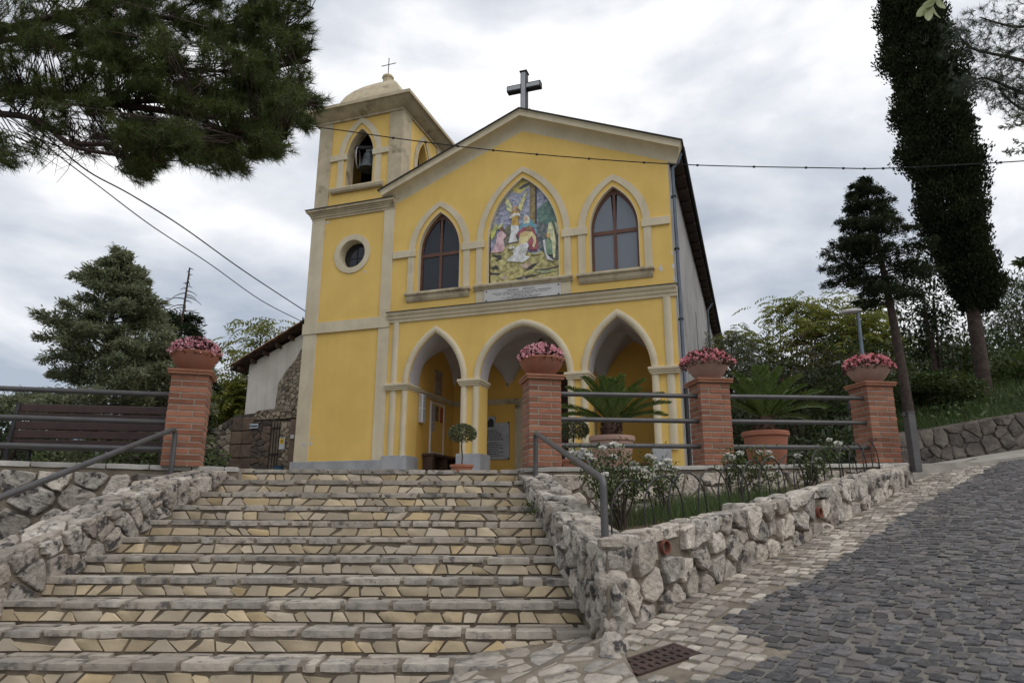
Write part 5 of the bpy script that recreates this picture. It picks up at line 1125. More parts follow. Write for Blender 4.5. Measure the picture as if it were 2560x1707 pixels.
def topiary(c, ztop, label, plabel, rad, seed):
    global npr
    npr = np.random.default_rng(seed); z0 = zpl(c[0], c[1]); PT = thing('plant_pot', plabel, 'pot', (c[0], c[1], z0), 0, 'small pots of the topiary trees')
    part('body', MB().lathe([(.15, 0), (.205, .24), (.205, .25)], n=24), MATS['terracotta'], PT, 35); part('rim', MB().lathe([(.20, .245), (.225, .25), (.225, .295), (.19, .295), (.18, .26), (.02, .255)], n=24), MATS['terracotta'], PT, 30)
    T = thing('topiary_tree', label, 'tree', (c[0], c[1], z0+.255)); h = ztop-z0-.255
    part('trunk', MB().tube([(0, 0, 0), (.01, 0, h*.3), (-.01, .01, h*.6), (0, 0, h)], .014, 6), MATS['bark'], T, 60)
    P = ballpts((0, 0, h+.02), (rad, rad, rad*.66), 1900, .75); P = P[P[:, 2] > h-rad*.45]; Dn = P-np.array((0, 0, h-.05))+npr.normal(size=P.shape)*.12; V, F = leaves(P, Dn, npr.uniform(.035, .055, len(P)), npr.uniform(.02, .03, len(P)), Dn); obj('crown', npmesh('crown', V, F), MATS['topiary'], T)
q = at(1062, 998, 13.2); topiary((q.x, q.y), q.z, 'small ball-headed topiary tree before the left mid pier', 'small terracotta pot of the topiary tree before the left arch', .255, 61)
q = at(1318, 990, 12.0); topiary((q.x, q.y), q.z, 'small ball-headed topiary tree half hidden behind the stair pillar', 'small terracotta pot of the topiary tree behind the stair pillar', .245, 62)

# ------------------------------------------------------------------ rose bed: hoops, roses, grass
hoop = MB().tube([(-.30, 0, -.06), (-.295, 0, .10)]+[(-.295*math.cos(a), 0, .12+.29*math.sin(a)) for a in np.linspace(.15, math.pi-.15, 13)]+[(.295, 0, .10), (.30, 0, -.06)], .0075, 6).mesh('hoop', 60); hoop.materials.append(MATS['metal_dark'])
HF = thing('hoop_fence', 'low garden fence of overlapping thin iron hoops along the rose bed', 'fence', (*xy(.2, -.3), -.75))
for i in range(15):
    s = .5+i*.41; x, y = xy(s, -.31+(.012 if i % 2 else -.012)); o = obj('hoop', hoop, None, HF, True); o.location = (x, y, wtop(s)-.02); o.rotation_euler = (0, -math.atan2(wtop(s+.2)-wtop(s-.2), .4)*.7, math.atan2(EY, EX)+r.uniform(-.04, .04))
def rose(px, py, Y, stems, flowers, label, seed, leafn=500, hl=.5):
    global npr
    npr = np.random.default_rng(seed); b = at(px, py, Y); b.z = soil_z(b.x, b.y); T = thing('rose_bush', label, 'rose bush', b, 0, 'white rose bushes in the bed')
    tips = []
    for (fx, fy, dy) in flowers: p = at(fx, fy, Y+dy)-b; tips.append(np.array(p))
    mb = MB()
    for i, t in enumerate(tips):
        if i % max(1, len(tips)//stems) == 0 or len(tips) < 6:
            m_ = np.array((t[0]*.35+npr.normal()*.05, t[1]*.4+npr.normal()*.05, t[2]*.55)); mb.tube([(npr.normal()*.03, npr.normal()*.03, -.04), tuple(m_), tuple(t*.97)], [.009, .006, .003], 5)
    for i in range(stems):
        t = tips[i % len(tips)]*npr.uniform(.6, .85)+npr.normal(size=3)*.1; mb.tube([(npr.normal()*.03, npr.normal()*.03, -.04), tuple(t*np.array((.4, .4, .5))+npr.normal(size=3)*.04), tuple(t)], [.009, .006, .003], 5)
    part('stems', mb, MATS['twig'], T, 60)
    base = np.array(tips)[npr.integers(0, len(tips), leafn)]; k = npr.uniform(.45, 1.02, (leafn, 1)); P = base*np.concatenate([k, k, k**.9], 1)+npr.normal(size=(leafn, 3))*.06
    P = np.concatenate([P, P+npr.normal(size=P.shape)*.02]); V, F = leaves(P, npr.normal(size=P.shape)+np.array((0, -.2, .1)), npr.uniform(.03, .05, len(P)), npr.uniform(.018, .028, len(P)), np.array((0, -.3, 1.0))); obj('foliage', npmesh('foliage', V, F), MATS['leaf_green'], T)
    for t in tips:
        s = npr.uniform(.034, .05); Pp = []; Dd = []; Ll = []
        for ring, (n, el, ln) in enumerate(((5, 1.25, .8), (7, .8, 1.0), (8, .3, 1.15))):
            for k in range(n): a = 2*math.pi*(k+.5*ring)/n+npr.normal()*.2; d = np.array((math.cos(a)*math.cos(el), math.sin(a)*math.cos(el)-.25, math.sin(el)+.1)); Pp.append(t-d*s*.1); Dd.append(d+npr.normal(size=3)*.12); Ll.append(s*ln*1.15)
        V, F = leaves(np.array(Pp), np.array(Dd), np.array(Ll), np.array(Ll)*.95, None, -.22); obj('rose_bloom', npmesh('rose_bloom', V, F, True), MATS['petal_white'], T)
rose(1425, 1200, 6.5, 9, [(1318, 1042, .1), (1338, 1036, .1), (1352, 1048, 0), (1365, 1058, .3), (1385, 1030, .2), (1410, 1024, .1), (1425, 1028, 0), (1408, 1052, .2), (1390, 1090, -.2), (1455, 1068, .1), (1490, 1048, .1), (1500, 1055, .3), (1482, 1085, 0), (1355, 1075, .1)], 'large white rose bush by the lower end of the handrail', 71, 900)
rose(1530, 1180, 7.2, 4, [(1535, 1060, .1), (1518, 1070, .1), (1505, 1100, 0), (1497, 1085, .1), (1550, 1078, .2)], 'sparse white rose bush in front of the coping gap', 72, 260)
rose(1690, 1150, 7.6, 5, [(1672, 1048, .1), (1682, 1052, 0), (1700, 1042, .1), (1745, 1042, .2), (1765, 1040, .1), (1772, 1052, .1), (1790, 1085, .3)], 'white rose bush below the middle right pillar', 73, 520)
rose(1850, 1120, 8.3, 5, [(1832, 1048, 0), (1868, 1064, .1), (1880, 1056, .1), (1875, 1072, 0), (1905, 1012, .2), (1925, 1020, .1)], 'white rose bush below the right cycad pot', 74, 420)
npr = np.random.default_rng(80); gv = []
def in_bed(n, fs, fw_):
    s = npr.uniform(*fs, n); w_ = -npr.uniform(*fw_, n); x = .85+s*EX+w_*EY; y = 5.15+s*EY-w_*EX; ok = np.array([inpoly(a, b, bedp) for a, b in zip(x, y)]); x, y = x[ok], y[ok]; return np.stack([x, y, [soil_z(a, b)-.01 for a, b in zip(x, y)]], 1)
P = np.concatenate([in_bed(4200, (1.3, 3.6), (.3, 1.7)), in_bed(1400, (.3, 6), (.3, 2.4))]); dn = npr.normal(size=P.shape)*.28+np.array((0, 0, 1.0)); hl = np.where(np.arange(len(P)) < 3400, npr.uniform(.10, .24, len(P)), npr.uniform(.04, .12, len(P)))
V, F = needles(P, dn, hl, .0035); g = obj('bed_grass', npmesh('bed_grass', V, F), MATS['grass']); tag(g, 'dense green grass growing in the rose bed behind the hoops', 'grass'); g['kind'] = 'stuff'

# ------------------------------------------------------------------ park bench, lamps, wires
PB = thing('park_bench', 'park bench of dark red wooden slats seen from behind at the left railing', 'bench', (-5.35, 8.75, .02), .14)
for z, y in ((.69, .02), (.575, .0), (.465, -.02), (.355, -.03), (.24, -.04)):
    part('back_slat', MB().box(-.88, .88, y, y+.028, z, z+.098, .006), MATS['bench_wood'], PB)
for y in (.05, .17, .29, .41): part('seat_slat', MB().box(-.88, .88, y, y+.1, .24, .27, .006), MATS['bench_wood'], PB)
for x in (-.9, .9):
    part('leg', MB().tube([(x, -.03, 0), (x, -.06, .25), (x, .03, .80)], .03, 8), MATS['metal_dark'], PB, 40); part('leg', MB().tube([(x, .46, 0), (x, .46, .25), (x, -.03, .24)], .026, 8), MATS['metal_dark'], PB, 40)
def lamp(px_base, head, Y, hx, label):
    p = at(*head, Y); b = at(*px_base, Y); z0 = zpl(b.x, b.y)-.3; T = thing('street_lamp', label, 'street lamp', (b.x, b.y, z0), 0, 'street lamps behind the railing')
    k = Y/1579*1.0
    part('pole', MB().tube([(0, 0, 0), (p.x-b.x, 0, p.z-z0-.02)], [.05, .035], 10), MATS['zinc'], T, 40)
    hb = MB(); V = []
    for t, w_, h in ((0, .07, .05), (.3, .11, .075), (.75, .11, .07), (.95, .08, .05), (1, .03, .02)):
        for a in range(10): an = 2*math.pi*a/10; V.append((p.x-b.x+.06-hx*t, w_*math.cos(an), p.z-z0+.02-t*.05+h*math.sin(an)*(1 if math.sin(an) > 0 else .6)))
    hb.add(V, [(i*10+j, i*10+(j+1) % 10, (i+1)*10+(j+1) % 10, (i+1)*10+j) for i in range(4) for j in range(10)]+[tuple(range(9, -1, -1)), tuple(40+j for j in range(10))]); part('lamp_head', hb, MATS['plaster_grey'], T, 50)
lamp((1982, 860), (1970, 716), 14, .42, 'taller street lamp rising behind the rightmost flower bowl'); lamp((1952, 1010), (1940, 834), 17, .35, 'lower street lamp left of the rightmost pillar')
def cable(name, label, pts, rad, clamps=()):
    P = [at(*p) for p in pts]; Q = []
    for i in range(len(P)-1):
        p0, p1, p2, p3 = P[max(i-1, 0)], P[i], P[i+1], P[min(i+2, len(P)-1)]
        for k in range(6): t = k/6; Q.append(.5*((2*p1)+(p2-p0)*t+(2*p0-5*p1+4*p2-p3)*t*t+(3*p1-p0-3*p2+p3)*t**3))
    Q.append(P[-1]); T = thing(name, label, 'cable', Q[0], 0, 'overhead cables'); part('wire', MB().tube(Q, rad, 6), MATS['dark'], T, 60, True)
    for k in clamps: p = Q[k]; part('clamp', MB().box(p.x-.02, p.x+.02, p.y-.012, p.y+.012, p.z-.02, p.z+.016, .004), MATS['dark'], T, None, True)
cable('overhead_cable', 'long cable with small clamps crossing in front of the church gable', [(-250, 225, 9), (300, 248, 10), (715, 291, 11), (940, 322, 11), (1180, 350, 11), (1540, 377, 11), (1900, 386, 10.8), (2060, 386, 10.5), (2352, 370, 10), (2700, 345, 9.5)], .009, range(15, 50, 2))
tq = chw(-6.66, .1, 4.75); Yt = tq.y
cable('overhead_cable', 'upper of two cables running from the tower to the upper left', [(703, 716, Yt), (560, 622, 14), (420, 522, 12), (300, 447, 10.6), (200, 392, 9.6), (100, 308, 8.8), (0, 225, 8.2), (-300, 20, 7)], .012)
cable('overhead_cable', 'lower of two cables running from the tower to the upper left', [(697, 740, Yt), (600, 690, 14.6), (480, 605, 12.8), (350, 520, 11.2), (230, 430, 9.9), (140, 362, 9.2), (30, 275, 8.4), (-300, 60, 7)], .009)
q = at(697, 738, Yt); IN = thing('cable_insulator', 'small dark insulator hook at the tower corner holding the cables', 'insulator', q); part('bracket', MB().box(-.03, .12, -.02, .02, -.02, .02), MATS['dark'], IN); part('pin', MB().tube([(-.02, 0, -.09), (-.02, 0, .11)], .018, 6), MATS['dark'], IN)
# ------------------------------------------------------------------ trees
def limb(mb, pts, r0, r1, n=7):
    m = len(pts); mb.tube(pts, [r0+(r1-r0)*i/(m-1) for i in range(m)], n)
def curve(P, k=6):
    P = [Vector(p) for p in P]; Q = []
    for i in range(len(P)-1):
        p0, p1, p2, p3 = P[max(i-1, 0)], P[i], P[i+1], P[min(i+2, len(P)-1)]
        for j in range(k): t = j/k; Q.append(.5*((2*p1)+(p2-p0)*t+(2*p0-5*p1+4*p2-p3)*t*t+(3*p1-p0-3*p2+p3)*t**3))
    return Q+[P[-1]]
def tufts(P, Dn, L_, nn, w_):
    n = len(P); Dn = unit(Dn); base = np.repeat(P, nn, 0)-np.repeat(Dn, nn, 0)*npr.uniform(0, L_*.9, (n*nn, 1)); d = np.repeat(Dn, nn, 0)*.75+npr.normal(size=(n*nn, 3))*.55
    return needles(base, d, npr.uniform(.7, 1.1, n*nn)*L_, w_)
# ---- overhanging pine, upper left
npr = np.random.default_rng(101); rp = random.Random(101)
PN = thing('pine_tree', 'big dark pine overhanging the picture from the upper left', 'pine tree', (-8.6, 7.6, -2.2))
tr = MB(); limb(tr, curve([(-8.6, 7.6, -2.3), (-8.4, 7.6, 1), (-8.0, 7.5, 4.0), (-7.7, 7.4, 6.5), (-7.4, 7.3, 9)]), .34, .16, 12); part('trunk', tr, MATS['bark_pine'], PN, 60, True)
LIMBS = [[(-420, 250, 7.5), (-150, 262, 7.4), (0, 213, 7.2), (130, 216, 7.1), (260, 238, 7.0), (430, 262, 6.9), (560, 276, 6.9), (650, 262, 6.9), (722, 232, 6.8)],
 [(-420, 210, 7.6), (-100, 120, 7.4), (0, 72, 7.2), (130, 38, 7.2), (260, 8, 7.1), (420, -30, 7.0), (600, -60, 6.9)],
 [(-420, 190, 7.6), (-50, 62, 7.5), (110, 92, 7.4), (220, 66, 7.4), (360, 40, 7.3), (520, 60, 7.3), (690, 70, 7.3)],
 [(-200, 260, 7.3), (0, 262, 7.0), (90, 280, 6.9), (165, 335, 6.8), (280, 358, 6.8), (380, 372, 6.8)],
 [(-300, 180, 7.6), (60, 85, 7.7), (200, 130, 7.7), (380, 155, 7.6), (560, 165, 7.5), (715, 140, 7.4)],
 [(260, 236, 7.0), (400, 232, 7.1), (520, 245, 7.2), (620, 230, 7.2), (730, 245, 7.1)],
 [(-420, 0, 8), (0, -120, 8), (300, -110, 8), (560, -40, 7.8), (720, 20, 7.6)],
 [(430, 262, 6.9), (520, 300, 6.8), (600, 330, 6.8), (660, 318, 6.8)], [(160, 330, 6.8), (260, 330, 6.9), (360, 310, 7.0), (470, 330, 7.0), (550, 352, 7.0)], [(-250, 330, 6.8), (-80, 330, 6.7), (20, 350, 6.7)]]
lp_ = []; lm = MB()
for k, Lq in enumerate(LIMBS):
    P = curve([at(*p) for p in Lq], 7); limb(lm, P, (.075, .06, .06, .045, .045, .035, .06, .03, .03, .03)[k], .012, 7); lp_ += [p for p in P]
part('limbs', lm, MATS['bark_pine'], PN, 60, True)
lpn = np.array([tuple(p) for p in lp_])
REG = [([(190, -60), (740, -60), (735, 20), (722, 90), (726, 115), (705, 170), (690, 205), (735, 225), (740, 245), (712, 285), (668, 305), (600, 330), (520, 300), (420, 285), (330, 190), (220, 120)], 3100),
 ([(300, 270), (420, 290), (560, 330), (655, 335), (625, 362), (560, 352), (555, 398), (470, 382), (440, 372), (350, 372), (330, 412), (285, 385), (300, 340)], 1050),
 ([(-40, -40), (240, -40), (330, 180), (300, 270), (160, 250), (0, 230), (-40, 200)], 900), ([(60, 290), (290, 260), (330, 330), (280, 380), (160, 330)], 110), ([(-60, 300), (22, 325), (48, 370), (20, 385), (-40, 400)], 60), ([(60, 330), (110, 340), (95, 370), (60, 375)], 14)]
Pt_, Dt_ = [], []; tw = MB()
for poly, n in REG:
    xs = [p[0] for p in poly]; ys = [p[1] for p in poly]; k = 0
    nc = max(3, n//11); ctr = []
    while len(ctr) < nc:
        x, y = rp.uniform(min(xs), max(xs)), rp.uniform(min(ys), max(ys))
        if inpoly(x, y, poly): ctr.append((x, y, 7.1+rp.gauss(0, .42)))
    while k < n:
        x, y, Yd = ctr[k % nc]; p = np.array(at(x, y, Yd))+unit(npr.normal(size=(1, 3)))[0]*np.array((.17, .17, .10))*rp.random()**.5; j = int(np.argmin(((lpn-p)**2).sum(1)+.0)); b = lpn[max(0, j-rp.randint(1, 3))]; d = p-b
        dd = d/max(np.linalg.norm(d), 1e-6)+np.array((.55, -.1, .15))+npr.normal(size=3)*.3; Pt_.append(p); Dt_.append(dd)
        if k % 3 == 0: m_ = (b+p)/2+npr.normal(size=3)*.03; tw.tube([tuple(b), tuple(m_), tuple(p)], [.009, .006, .004], 3)
        k += 1
for i in range(70):      # bare hanging twigs at the lower left
    a = at(rp.uniform(0, 260), rp.uniform(250, 345), 6.9); b = at(rp.uniform(60, 340), rp.uniform(330, 430), 6.9); b = a.lerp(b, min(1, .7/(b-a).length)); tw.tube([a, a.lerp(b, .5)+Vector((.03, 0, -.04)), b], [.006, .004, .002], 3)
part('twigs', tw, MATS['bark_pine'], PN, None, True)
V, F = tufts(np.array(Pt_), np.array(Dt_), .135, 46, .003); obj('needles', npmesh('needles', V, F), MATS['needle'], PN, True)
# ---- pine bough, upper right
npr = np.random.default_rng(103); RPN = thing('pine_tree', 'grey-green pine reaching in at the upper right corner', 'pine tree', (12.2, 12.5, .6))
tr = MB(); limb(tr, curve([(12.2, 12.5, .5), (12.1, 12.4, 5), (11.9, 12.3, 9), (11.6, 12.2, 13)]), .22, .1, 9); part('trunk', tr, MATS['bark'], RPN, 60, True)
lm = MB(); Pt_ = []; Dt_ = []
for Lq in ([(2560, 120, 11.6), (2420, 60, 11.2), (2330, 62, 11), (2250, 40, 10.9)], [(2560, 170, 11.6), (2400, 150, 11.2), (2310, 130, 11), (2230, 110, 10.9), (2190, 62, 10.9)], [(2560, 240, 11.6), (2420, 235, 11.2), (2340, 210, 11), (2260, 180, 10.9), (2215, 200, 10.9)], [(2560, 40, 11.8), (2420, 0, 11.4), (2300, -20, 11)], [(2560, 290, 11.5), (2400, 270, 11.2), (2330, 240, 11.1), (2290, 200, 11)]):
    P = curve([at(*p) for p in Lq], 6); limb(lm, P, .05, .01, 6)
    for p in P[4:]:
        for _ in range(9): q = np.array(p)+npr.normal(size=3)*np.array((.16, .2, .12)); Pt_.append(q); Dt_.append(npr.normal(size=3)+np.array((-.6, 0, .3)))
part('limbs', lm, MATS['bark'], RPN, 60, True); V, F = tufts(np.array(Pt_), np.array(Dt_), .15, 26, .004); obj('needles', npmesh('needles', V, F), MATS['needle_grey'], RPN, True)
# ---- olive sprays, right edge
def sprig(name, label, paths, L_, W_, matn, tw_r, seed, cat, dens, droop=0.0, group=None):
    global npr
    npr = np.random.default_rng(seed); P0 = at(*paths[0][0]); T = thing(name, label, cat, P0, 0, group); mb = MB(); PP = []; DD = []
    for pth in paths:
        P = curve([at(*p) for p in pth], 8); mb.tube(P, [tw_r*(1-.8*i/len(P)) for i in range(len(P))], 5); PN_ = np.array([tuple(p) for p in P])
        for i in range(2, len(PN_)):
            t = PN_[i]-PN_[i-1]
            for _ in range(dens): PP.append(PN_[i]); DD.append(t/np.linalg.norm(t)*.8+npr.normal(size=3)*.75+np.array((0, 0, -droop)))
    part('twig', mb, MATS['twig'], T, 60, True); V, F = leaves(np.array(PP), np.array(DD), npr.uniform(.75, 1.1, len(PP))*L_, W_); obj('leaves', npmesh('leaves', V, F), MATS[matn], T, True)
sprig('olive_branch', 'olive branch with narrow leaves hanging in at the right edge', [[(2480, 300, 8), (2400, 280, 8), (2350, 285, 8), (2305, 292, 8)], [(2480, 330, 8), (2400, 325, 8), (2350, 345, 8), (2312, 352, 8)], [(2480, 280, 8), (2390, 262, 8), (2330, 266, 8)], [(2480, 350, 8), (2400, 340, 8), (2330, 325, 8)]], .085, .018, 'leaf_olive', .008, 111, 'branch', 5)
sprig('leafy_branch', 'small green leafy branch tip at the right edge below the cable', [[(2480, 560, 9), (2400, 580, 9), (2335, 600, 9)], [(2480, 590, 9), (2390, 596, 9), (2345, 606, 9)]], .12, .04, 'leaf_green', .008, 112, 'branch', 5, .2)
T = thing('leafy_twig', 'pale green leafy twig hanging into the top of the picture before the cypress', 'branch', at(2150, -10, 3.2)); mb = MB().tube(curve([at(2180, -420, 3.2), at(2170, -180, 3.2), at(2150, -10, 3.2), at(2128, 20, 3.2)], 5), [.006]*15+[.003], 6); part('twig', mb, MATS['leaf_pale'], T, 60, True)
lf = [((2150, 0), (2105, 38)), ((2140, 8), (2132, 48)), ((2142, 6), (2162, 42)), ((2150, -8), (2118, 12)), ((2152, -12), (2172, 20)), ((2155, -22), (2125, -12)), ((2158, -30), (2180, -4))]
for a, b in lf:
    A_, B_ = at(*a, 3.2), at(*b, 3.2+rp.uniform(-.04, .04)); t = (B_-A_); L_ = t.length; t.normalize(); s = t.cross(Vector((rp.uniform(-.4, .4), 1, rp.uniform(-.4, .4)))).normalized(); nn = s.cross(t); V = []
    for k in range(7): u = k/6; wd = .30*L_*math.sin(math.pi*min(1, .04+u*.96))**.8; c = A_+t*L_*u+nn*L_*.1*math.sin(math.pi*u); V += [c-s*wd*.5+nn*.004, c, c+s*wd*.5+nn*.004]
    part('leaf', MB().add(V, [(k*3+j, k*3+j+1, k*3+j+4, k*3+j+3) for k in range(6) for j in range(2)]), MATS['leaf_pale'], T, 180, True)

# ---- conifers built of sprays
def spray_conifer(base, H_, prof, label, cat, matn, seed, nb, lean=(0, 0), leaf=.16, dens=26, rise=.25, trunk_r=.16, bare_top=0, name='conifer_tree', first=.06, thick=.5, sag=.15, bark='bark'):
    global npr
    npr = np.random.default_rng(seed); rg = random.Random(seed); T = thing(name, label, cat, base)
    top = Vector((lean[0], lean[1], H_)); tr = MB(); limb(tr, curve([(0, 0, -.3), (lean[0]*.2+rg.uniform(-.1, .1), lean[1]*.3, H_*.35), (lean[0]*.6, lean[1]*.6, H_*.7), top], 5), trunk_r, .02, 9); part('trunk', tr, MATS[bark], T, 60)
    PP, DD, lmb = [], [], MB()
    for i in range(nb):
        t = first+(1-first)*((i+.5)/nb)**.9; az = rg.uniform(0, 2*math.pi); L_ = np.interp(t, [p[0] for p in prof], [p[1] for p in prof])*rg.uniform(.62, 1.18); o_ = np.array((lean[0]*t, lean[1]*t, H_*t))
        bare = t > 1-bare_top; n = 7; p = o_.copy(); e_ = rise+rg.uniform(-.15, .2); pts = [p.copy()]
        for k in range(n): p = p+np.array((math.cos(az)*math.cos(e_), math.sin(az)*math.cos(e_), math.sin(e_)))*L_/n; e_ += -sag/n*2+(.08 if k > 4 else 0); pts.append(p.copy())
        lmb.tube([tuple(q) for q in pts], [.03*(1-k/(n+1))*max(.4, L_/2)+.004 for k in range(n+1)], 5 if not bare else 4)
        if bare: continue
        pts = np.array(pts); m_ = int(dens*(.5+L_)); u = npr.uniform(.18, 1.0, m_)**.8; c = np.stack([np.interp(u*n, np.arange(n+1), pts[:, j]) for j in range(3)], 1); wd = thick*L_*.34*np.sin(np.pi*np.clip(.1+u*.86, 0, 1))[:, None]
        sd_ = np.array((-math.sin(az), math.cos(az), 0)); off = npr.normal(size=(m_, 1))*.5; c = c+sd_*off*wd*1.3+np.array((0, 0, 1))*npr.normal(size=(m_, 1))*wd*.28
        dirs = np.array((math.cos(az), math.sin(az), .12))+sd_*off*.9+npr.normal(size=(m_, 3))*.3
        k = 7; cc = np.repeat(c, k, 0)+npr.normal(size=(m_*k, 3))*leaf*.34; PP.append(cc); DD.append(np.repeat(dirs, k, 0)+npr.normal(size=(m_*k, 3))*.42)
    part('branches', lmb, MATS[bark], T, 60)
    P = np.concatenate(PP); Dd = np.concatenate(DD); V, F = leaves(P, Dd, npr.uniform(.6, 1.15, len(P))*leaf, npr.uniform(.22, .34, len(P))*leaf, np.array((0, 0, 1.0))); obj('crown', npmesh('crown', V, F), MATS[matn], T); return T
b = Vector((-8.12, 13.5, -1.8))
spray_conifer(b, 6.6, [(0, 1.9), (.2, 2.1), (.36, 1.85), (.5, 1.95), (.62, 1.75), (.72, 1.2), (.82, .95), (.92, .55), (1, .12)], 'bushy grey-green conifer behind the park bench', 'conifer', 'conifer', 121, 170, (-.1, 0), .12, 52, .2, .16, name='conifer_tree')
b = Vector((-8.8, 17.5, -1.5))
spray_conifer(b, 7.4, [(0, 1.6), (.4, 1.5), (.65, .95), (.78, .7), (.8, .6), (.9, .45), (1, .12)], 'dark conifer with a dead bare top behind the left pillar', 'conifer', 'conifer_dark', 122, 110, (.1, 0), .17, 26, .05, .06, bare_top=.17, sag=.5)
# ---- tall cypress and the conifer left of it
npr = np.random.default_rng(131); rg = random.Random(131); b = Vector((11.15, 16, 1.75)); CY = thing('cypress_tree', 'very tall dark cypress leaning left at the right of the picture', 'cypress', b)
tr = MB(); ax = curve([b+Vector((0, 0, -.4)), Vector((11.2, 16, 4.5)), Vector((11.25, 16, 7)), Vector((11.05, 16, 10)), Vector((10.8, 16, 13.5)), Vector((10.6, 16, 17.5))], 8); limb(tr, ax, .18, .04, 10); part('trunk', tr, MATS['bark'], CY, 60, True)
axn = np.array([tuple(p) for p in ax]); n = 5600; z = npr.uniform(4.45, 17.6, n); rad = np.interp(z, [4.1, 4.5, 5.0, 6.2, 7, 8, 9.5, 11, 12.6, 14, 16, 17.6], [.22, .34, .52, .60, .72, .80, .80, .84, .74, .68, .5, .1]); az = npr.uniform(0, 2*np.pi, n)
cx = np.interp(z, axn[:, 2], axn[:, 0])-np.interp(z, [5, 6.5, 7.5, 12], [-.12, .2, .15, 0]); rr2 = rad*np.sqrt(npr.uniform(.12, 1, n))*(1+.14*np.sin(az*3+z*2.1)+.13*np.sin(z*4.3+az)+.1*np.sin(z*9.1-az*2))
c = np.stack([cx+np.cos(az)*rr2, 16+np.sin(az)*rr2, z], 1); k = 28; cc = np.repeat(c, k, 0)+ballpts((0, 0, 0), (.17, .17, .26), n*k); dd = np.stack([np.cos(az)*.55, np.sin(az)*.55, np.full(n, 1.0)], 1); V, F = leaves(cc, np.repeat(dd, k, 0)+npr.normal(size=cc.shape)*.4, npr.uniform(.06, .115, len(cc)), npr.uniform(.035, .06, len(cc))); obj('crown', npmesh('crown', V, F), MATS['cypress'], CY, True)
b = at(2088, 945, 15); b.z -= .3; tp_ = at(1985, 412, 15)
spray_conifer(b, tp_.z-b.z, [(0, .4), (.5, .75), (.58, 1.15), (.68, 1.2), (.78, .95), (.88, .7), (.95, .45), (1, .15)], 'slimmer dark conifer with bare curved trunk left of the tall cypress', 'conifer', 'conifer_dark', 133, 95, (tp_.x-b.x, 0), .085, 62, .12, .13, first=.46, thick=.75, sag=.2)
# ---- broadleaf trees with long feathered leaves
def feather_tree(base, tips, Y, label, matn, seed, nl=170, lsize=.11, rach=.5, group='yellow-green trees beyond the church', hubs=None, spread=.35, name='broadleaf_tree'):
    global npr
    npr = np.random.default_rng(seed); rg = random.Random(seed); T = thing(name, label, 'tree', base, 0, group); tr = MB(); ends = []
    for (x, y) in tips:
        e = at(x, y, Y+rg.uniform(-1, 1)); m1 = base.lerp(e, .45)+Vector((rg.uniform(-.3, .3), rg.uniform(-.3, .3), .25)); pts = curve([base+Vector((0, 0, -.3)), m1, e], 6); limb(tr, pts, .08, .012, 6); ends.append(e)
        for _ in range(7): s = pts[rg.randint(5, 11)]; q = s+Vector((rg.gauss(0, .6), rg.gauss(0, .6), rg.uniform(.05, .7))); tr.tube([s, s.lerp(q, .5)+Vector((0, 0, .08)), q], [.018, .011, .005], 4); ends.append(q)
    part('trunk', tr, MATS['bark'], T, 60, True); PP = []; DD = []; SZ = []
    for i in range(nl):
        p = np.array(ends[rg.randrange(len(ends))])+npr.normal(size=3)*np.array((spread, spread, spread*.6)); az = rg.uniform(0, 2*math.pi); d = np.array((math.cos(az), math.sin(az), rg.uniform(-.1, .5))); e_ = d.copy(); m_ = 8; q = p.copy(); L_ = rach*rg.uniform(.7, 1.2)
        for k in range(m_):
            q = q+e_/np.linalg.norm(e_)*L_/m_; e_[2] -= .14; sd_ = np.array((-e_[1], e_[0], 0)); 
            for s in (-1, 1): PP.append(q.copy()); DD.append(sd_*s+e_*.35+np.array((0, 0, -.35))); SZ.append(lsize*(1-.4*abs(k/m_-.45)))
    P = np.array(PP); V, F = leaves(P, np.array(DD)+npr.normal(size=P.shape)*.15, np.array(SZ), np.array(SZ)*.36, np.array((0, 0, 1.0))); obj('crown', npmesh('crown', V, F), MATS[matn], T, True); return T
b = at(590, 1010, 24); b.z = -1
feather_tree(b, [(560, 800), (600, 755), (640, 760), (585, 850), (545, 880), (655, 790), (540, 930), (610, 900), (530, 830)], 24, 'yellow-green feathery tree behind the old house', 'leaf_yellow', 141, 800, .2, .85)
b = at(1775, 1010, 25); b.z = -.5
feather_tree(b, [(1740, 790), (1790, 720), (1830, 705), (1710, 840), (1850, 760), (1760, 760), (1820, 800), (1690, 780)], 25, 'tall yellow-green feathery tree right of the church', 'leaf_yellow', 142, 1200, .19, .8)
b = at(1930, 1010, 24); b.z = -.3
feather_tree(b, [(1900, 720), (1950, 715), (2010, 730), (1860, 760), (2030, 780), (1980, 770), (1890, 800), (2010, 850), (1960, 690)], 24, 'yellow-green feathery tree behind the street lamps', 'leaf_yellow', 143, 1600, .19, .8)
b = at(1690, 1010, 22); b.z = -.4
feather_tree(b, [(1680, 780), (1720, 800), (1665, 830), (1700, 860), (1740, 850), (1670, 900)], 22, 'small olive-green tree beside the church nave', 'leaf_olive', 144, 900, .11, .45)
b = at(1850, 1010, 21); b.z = -.3
feather_tree(b, [(1820, 830), (1850, 800), (1880, 830), (1840, 880), (1800, 870), (1900, 870), (1870, 780)], 21, 'thin half-bare tree with brownish leaves behind the right cycad', 'leaf_brown', 145, 320, .09, .35)
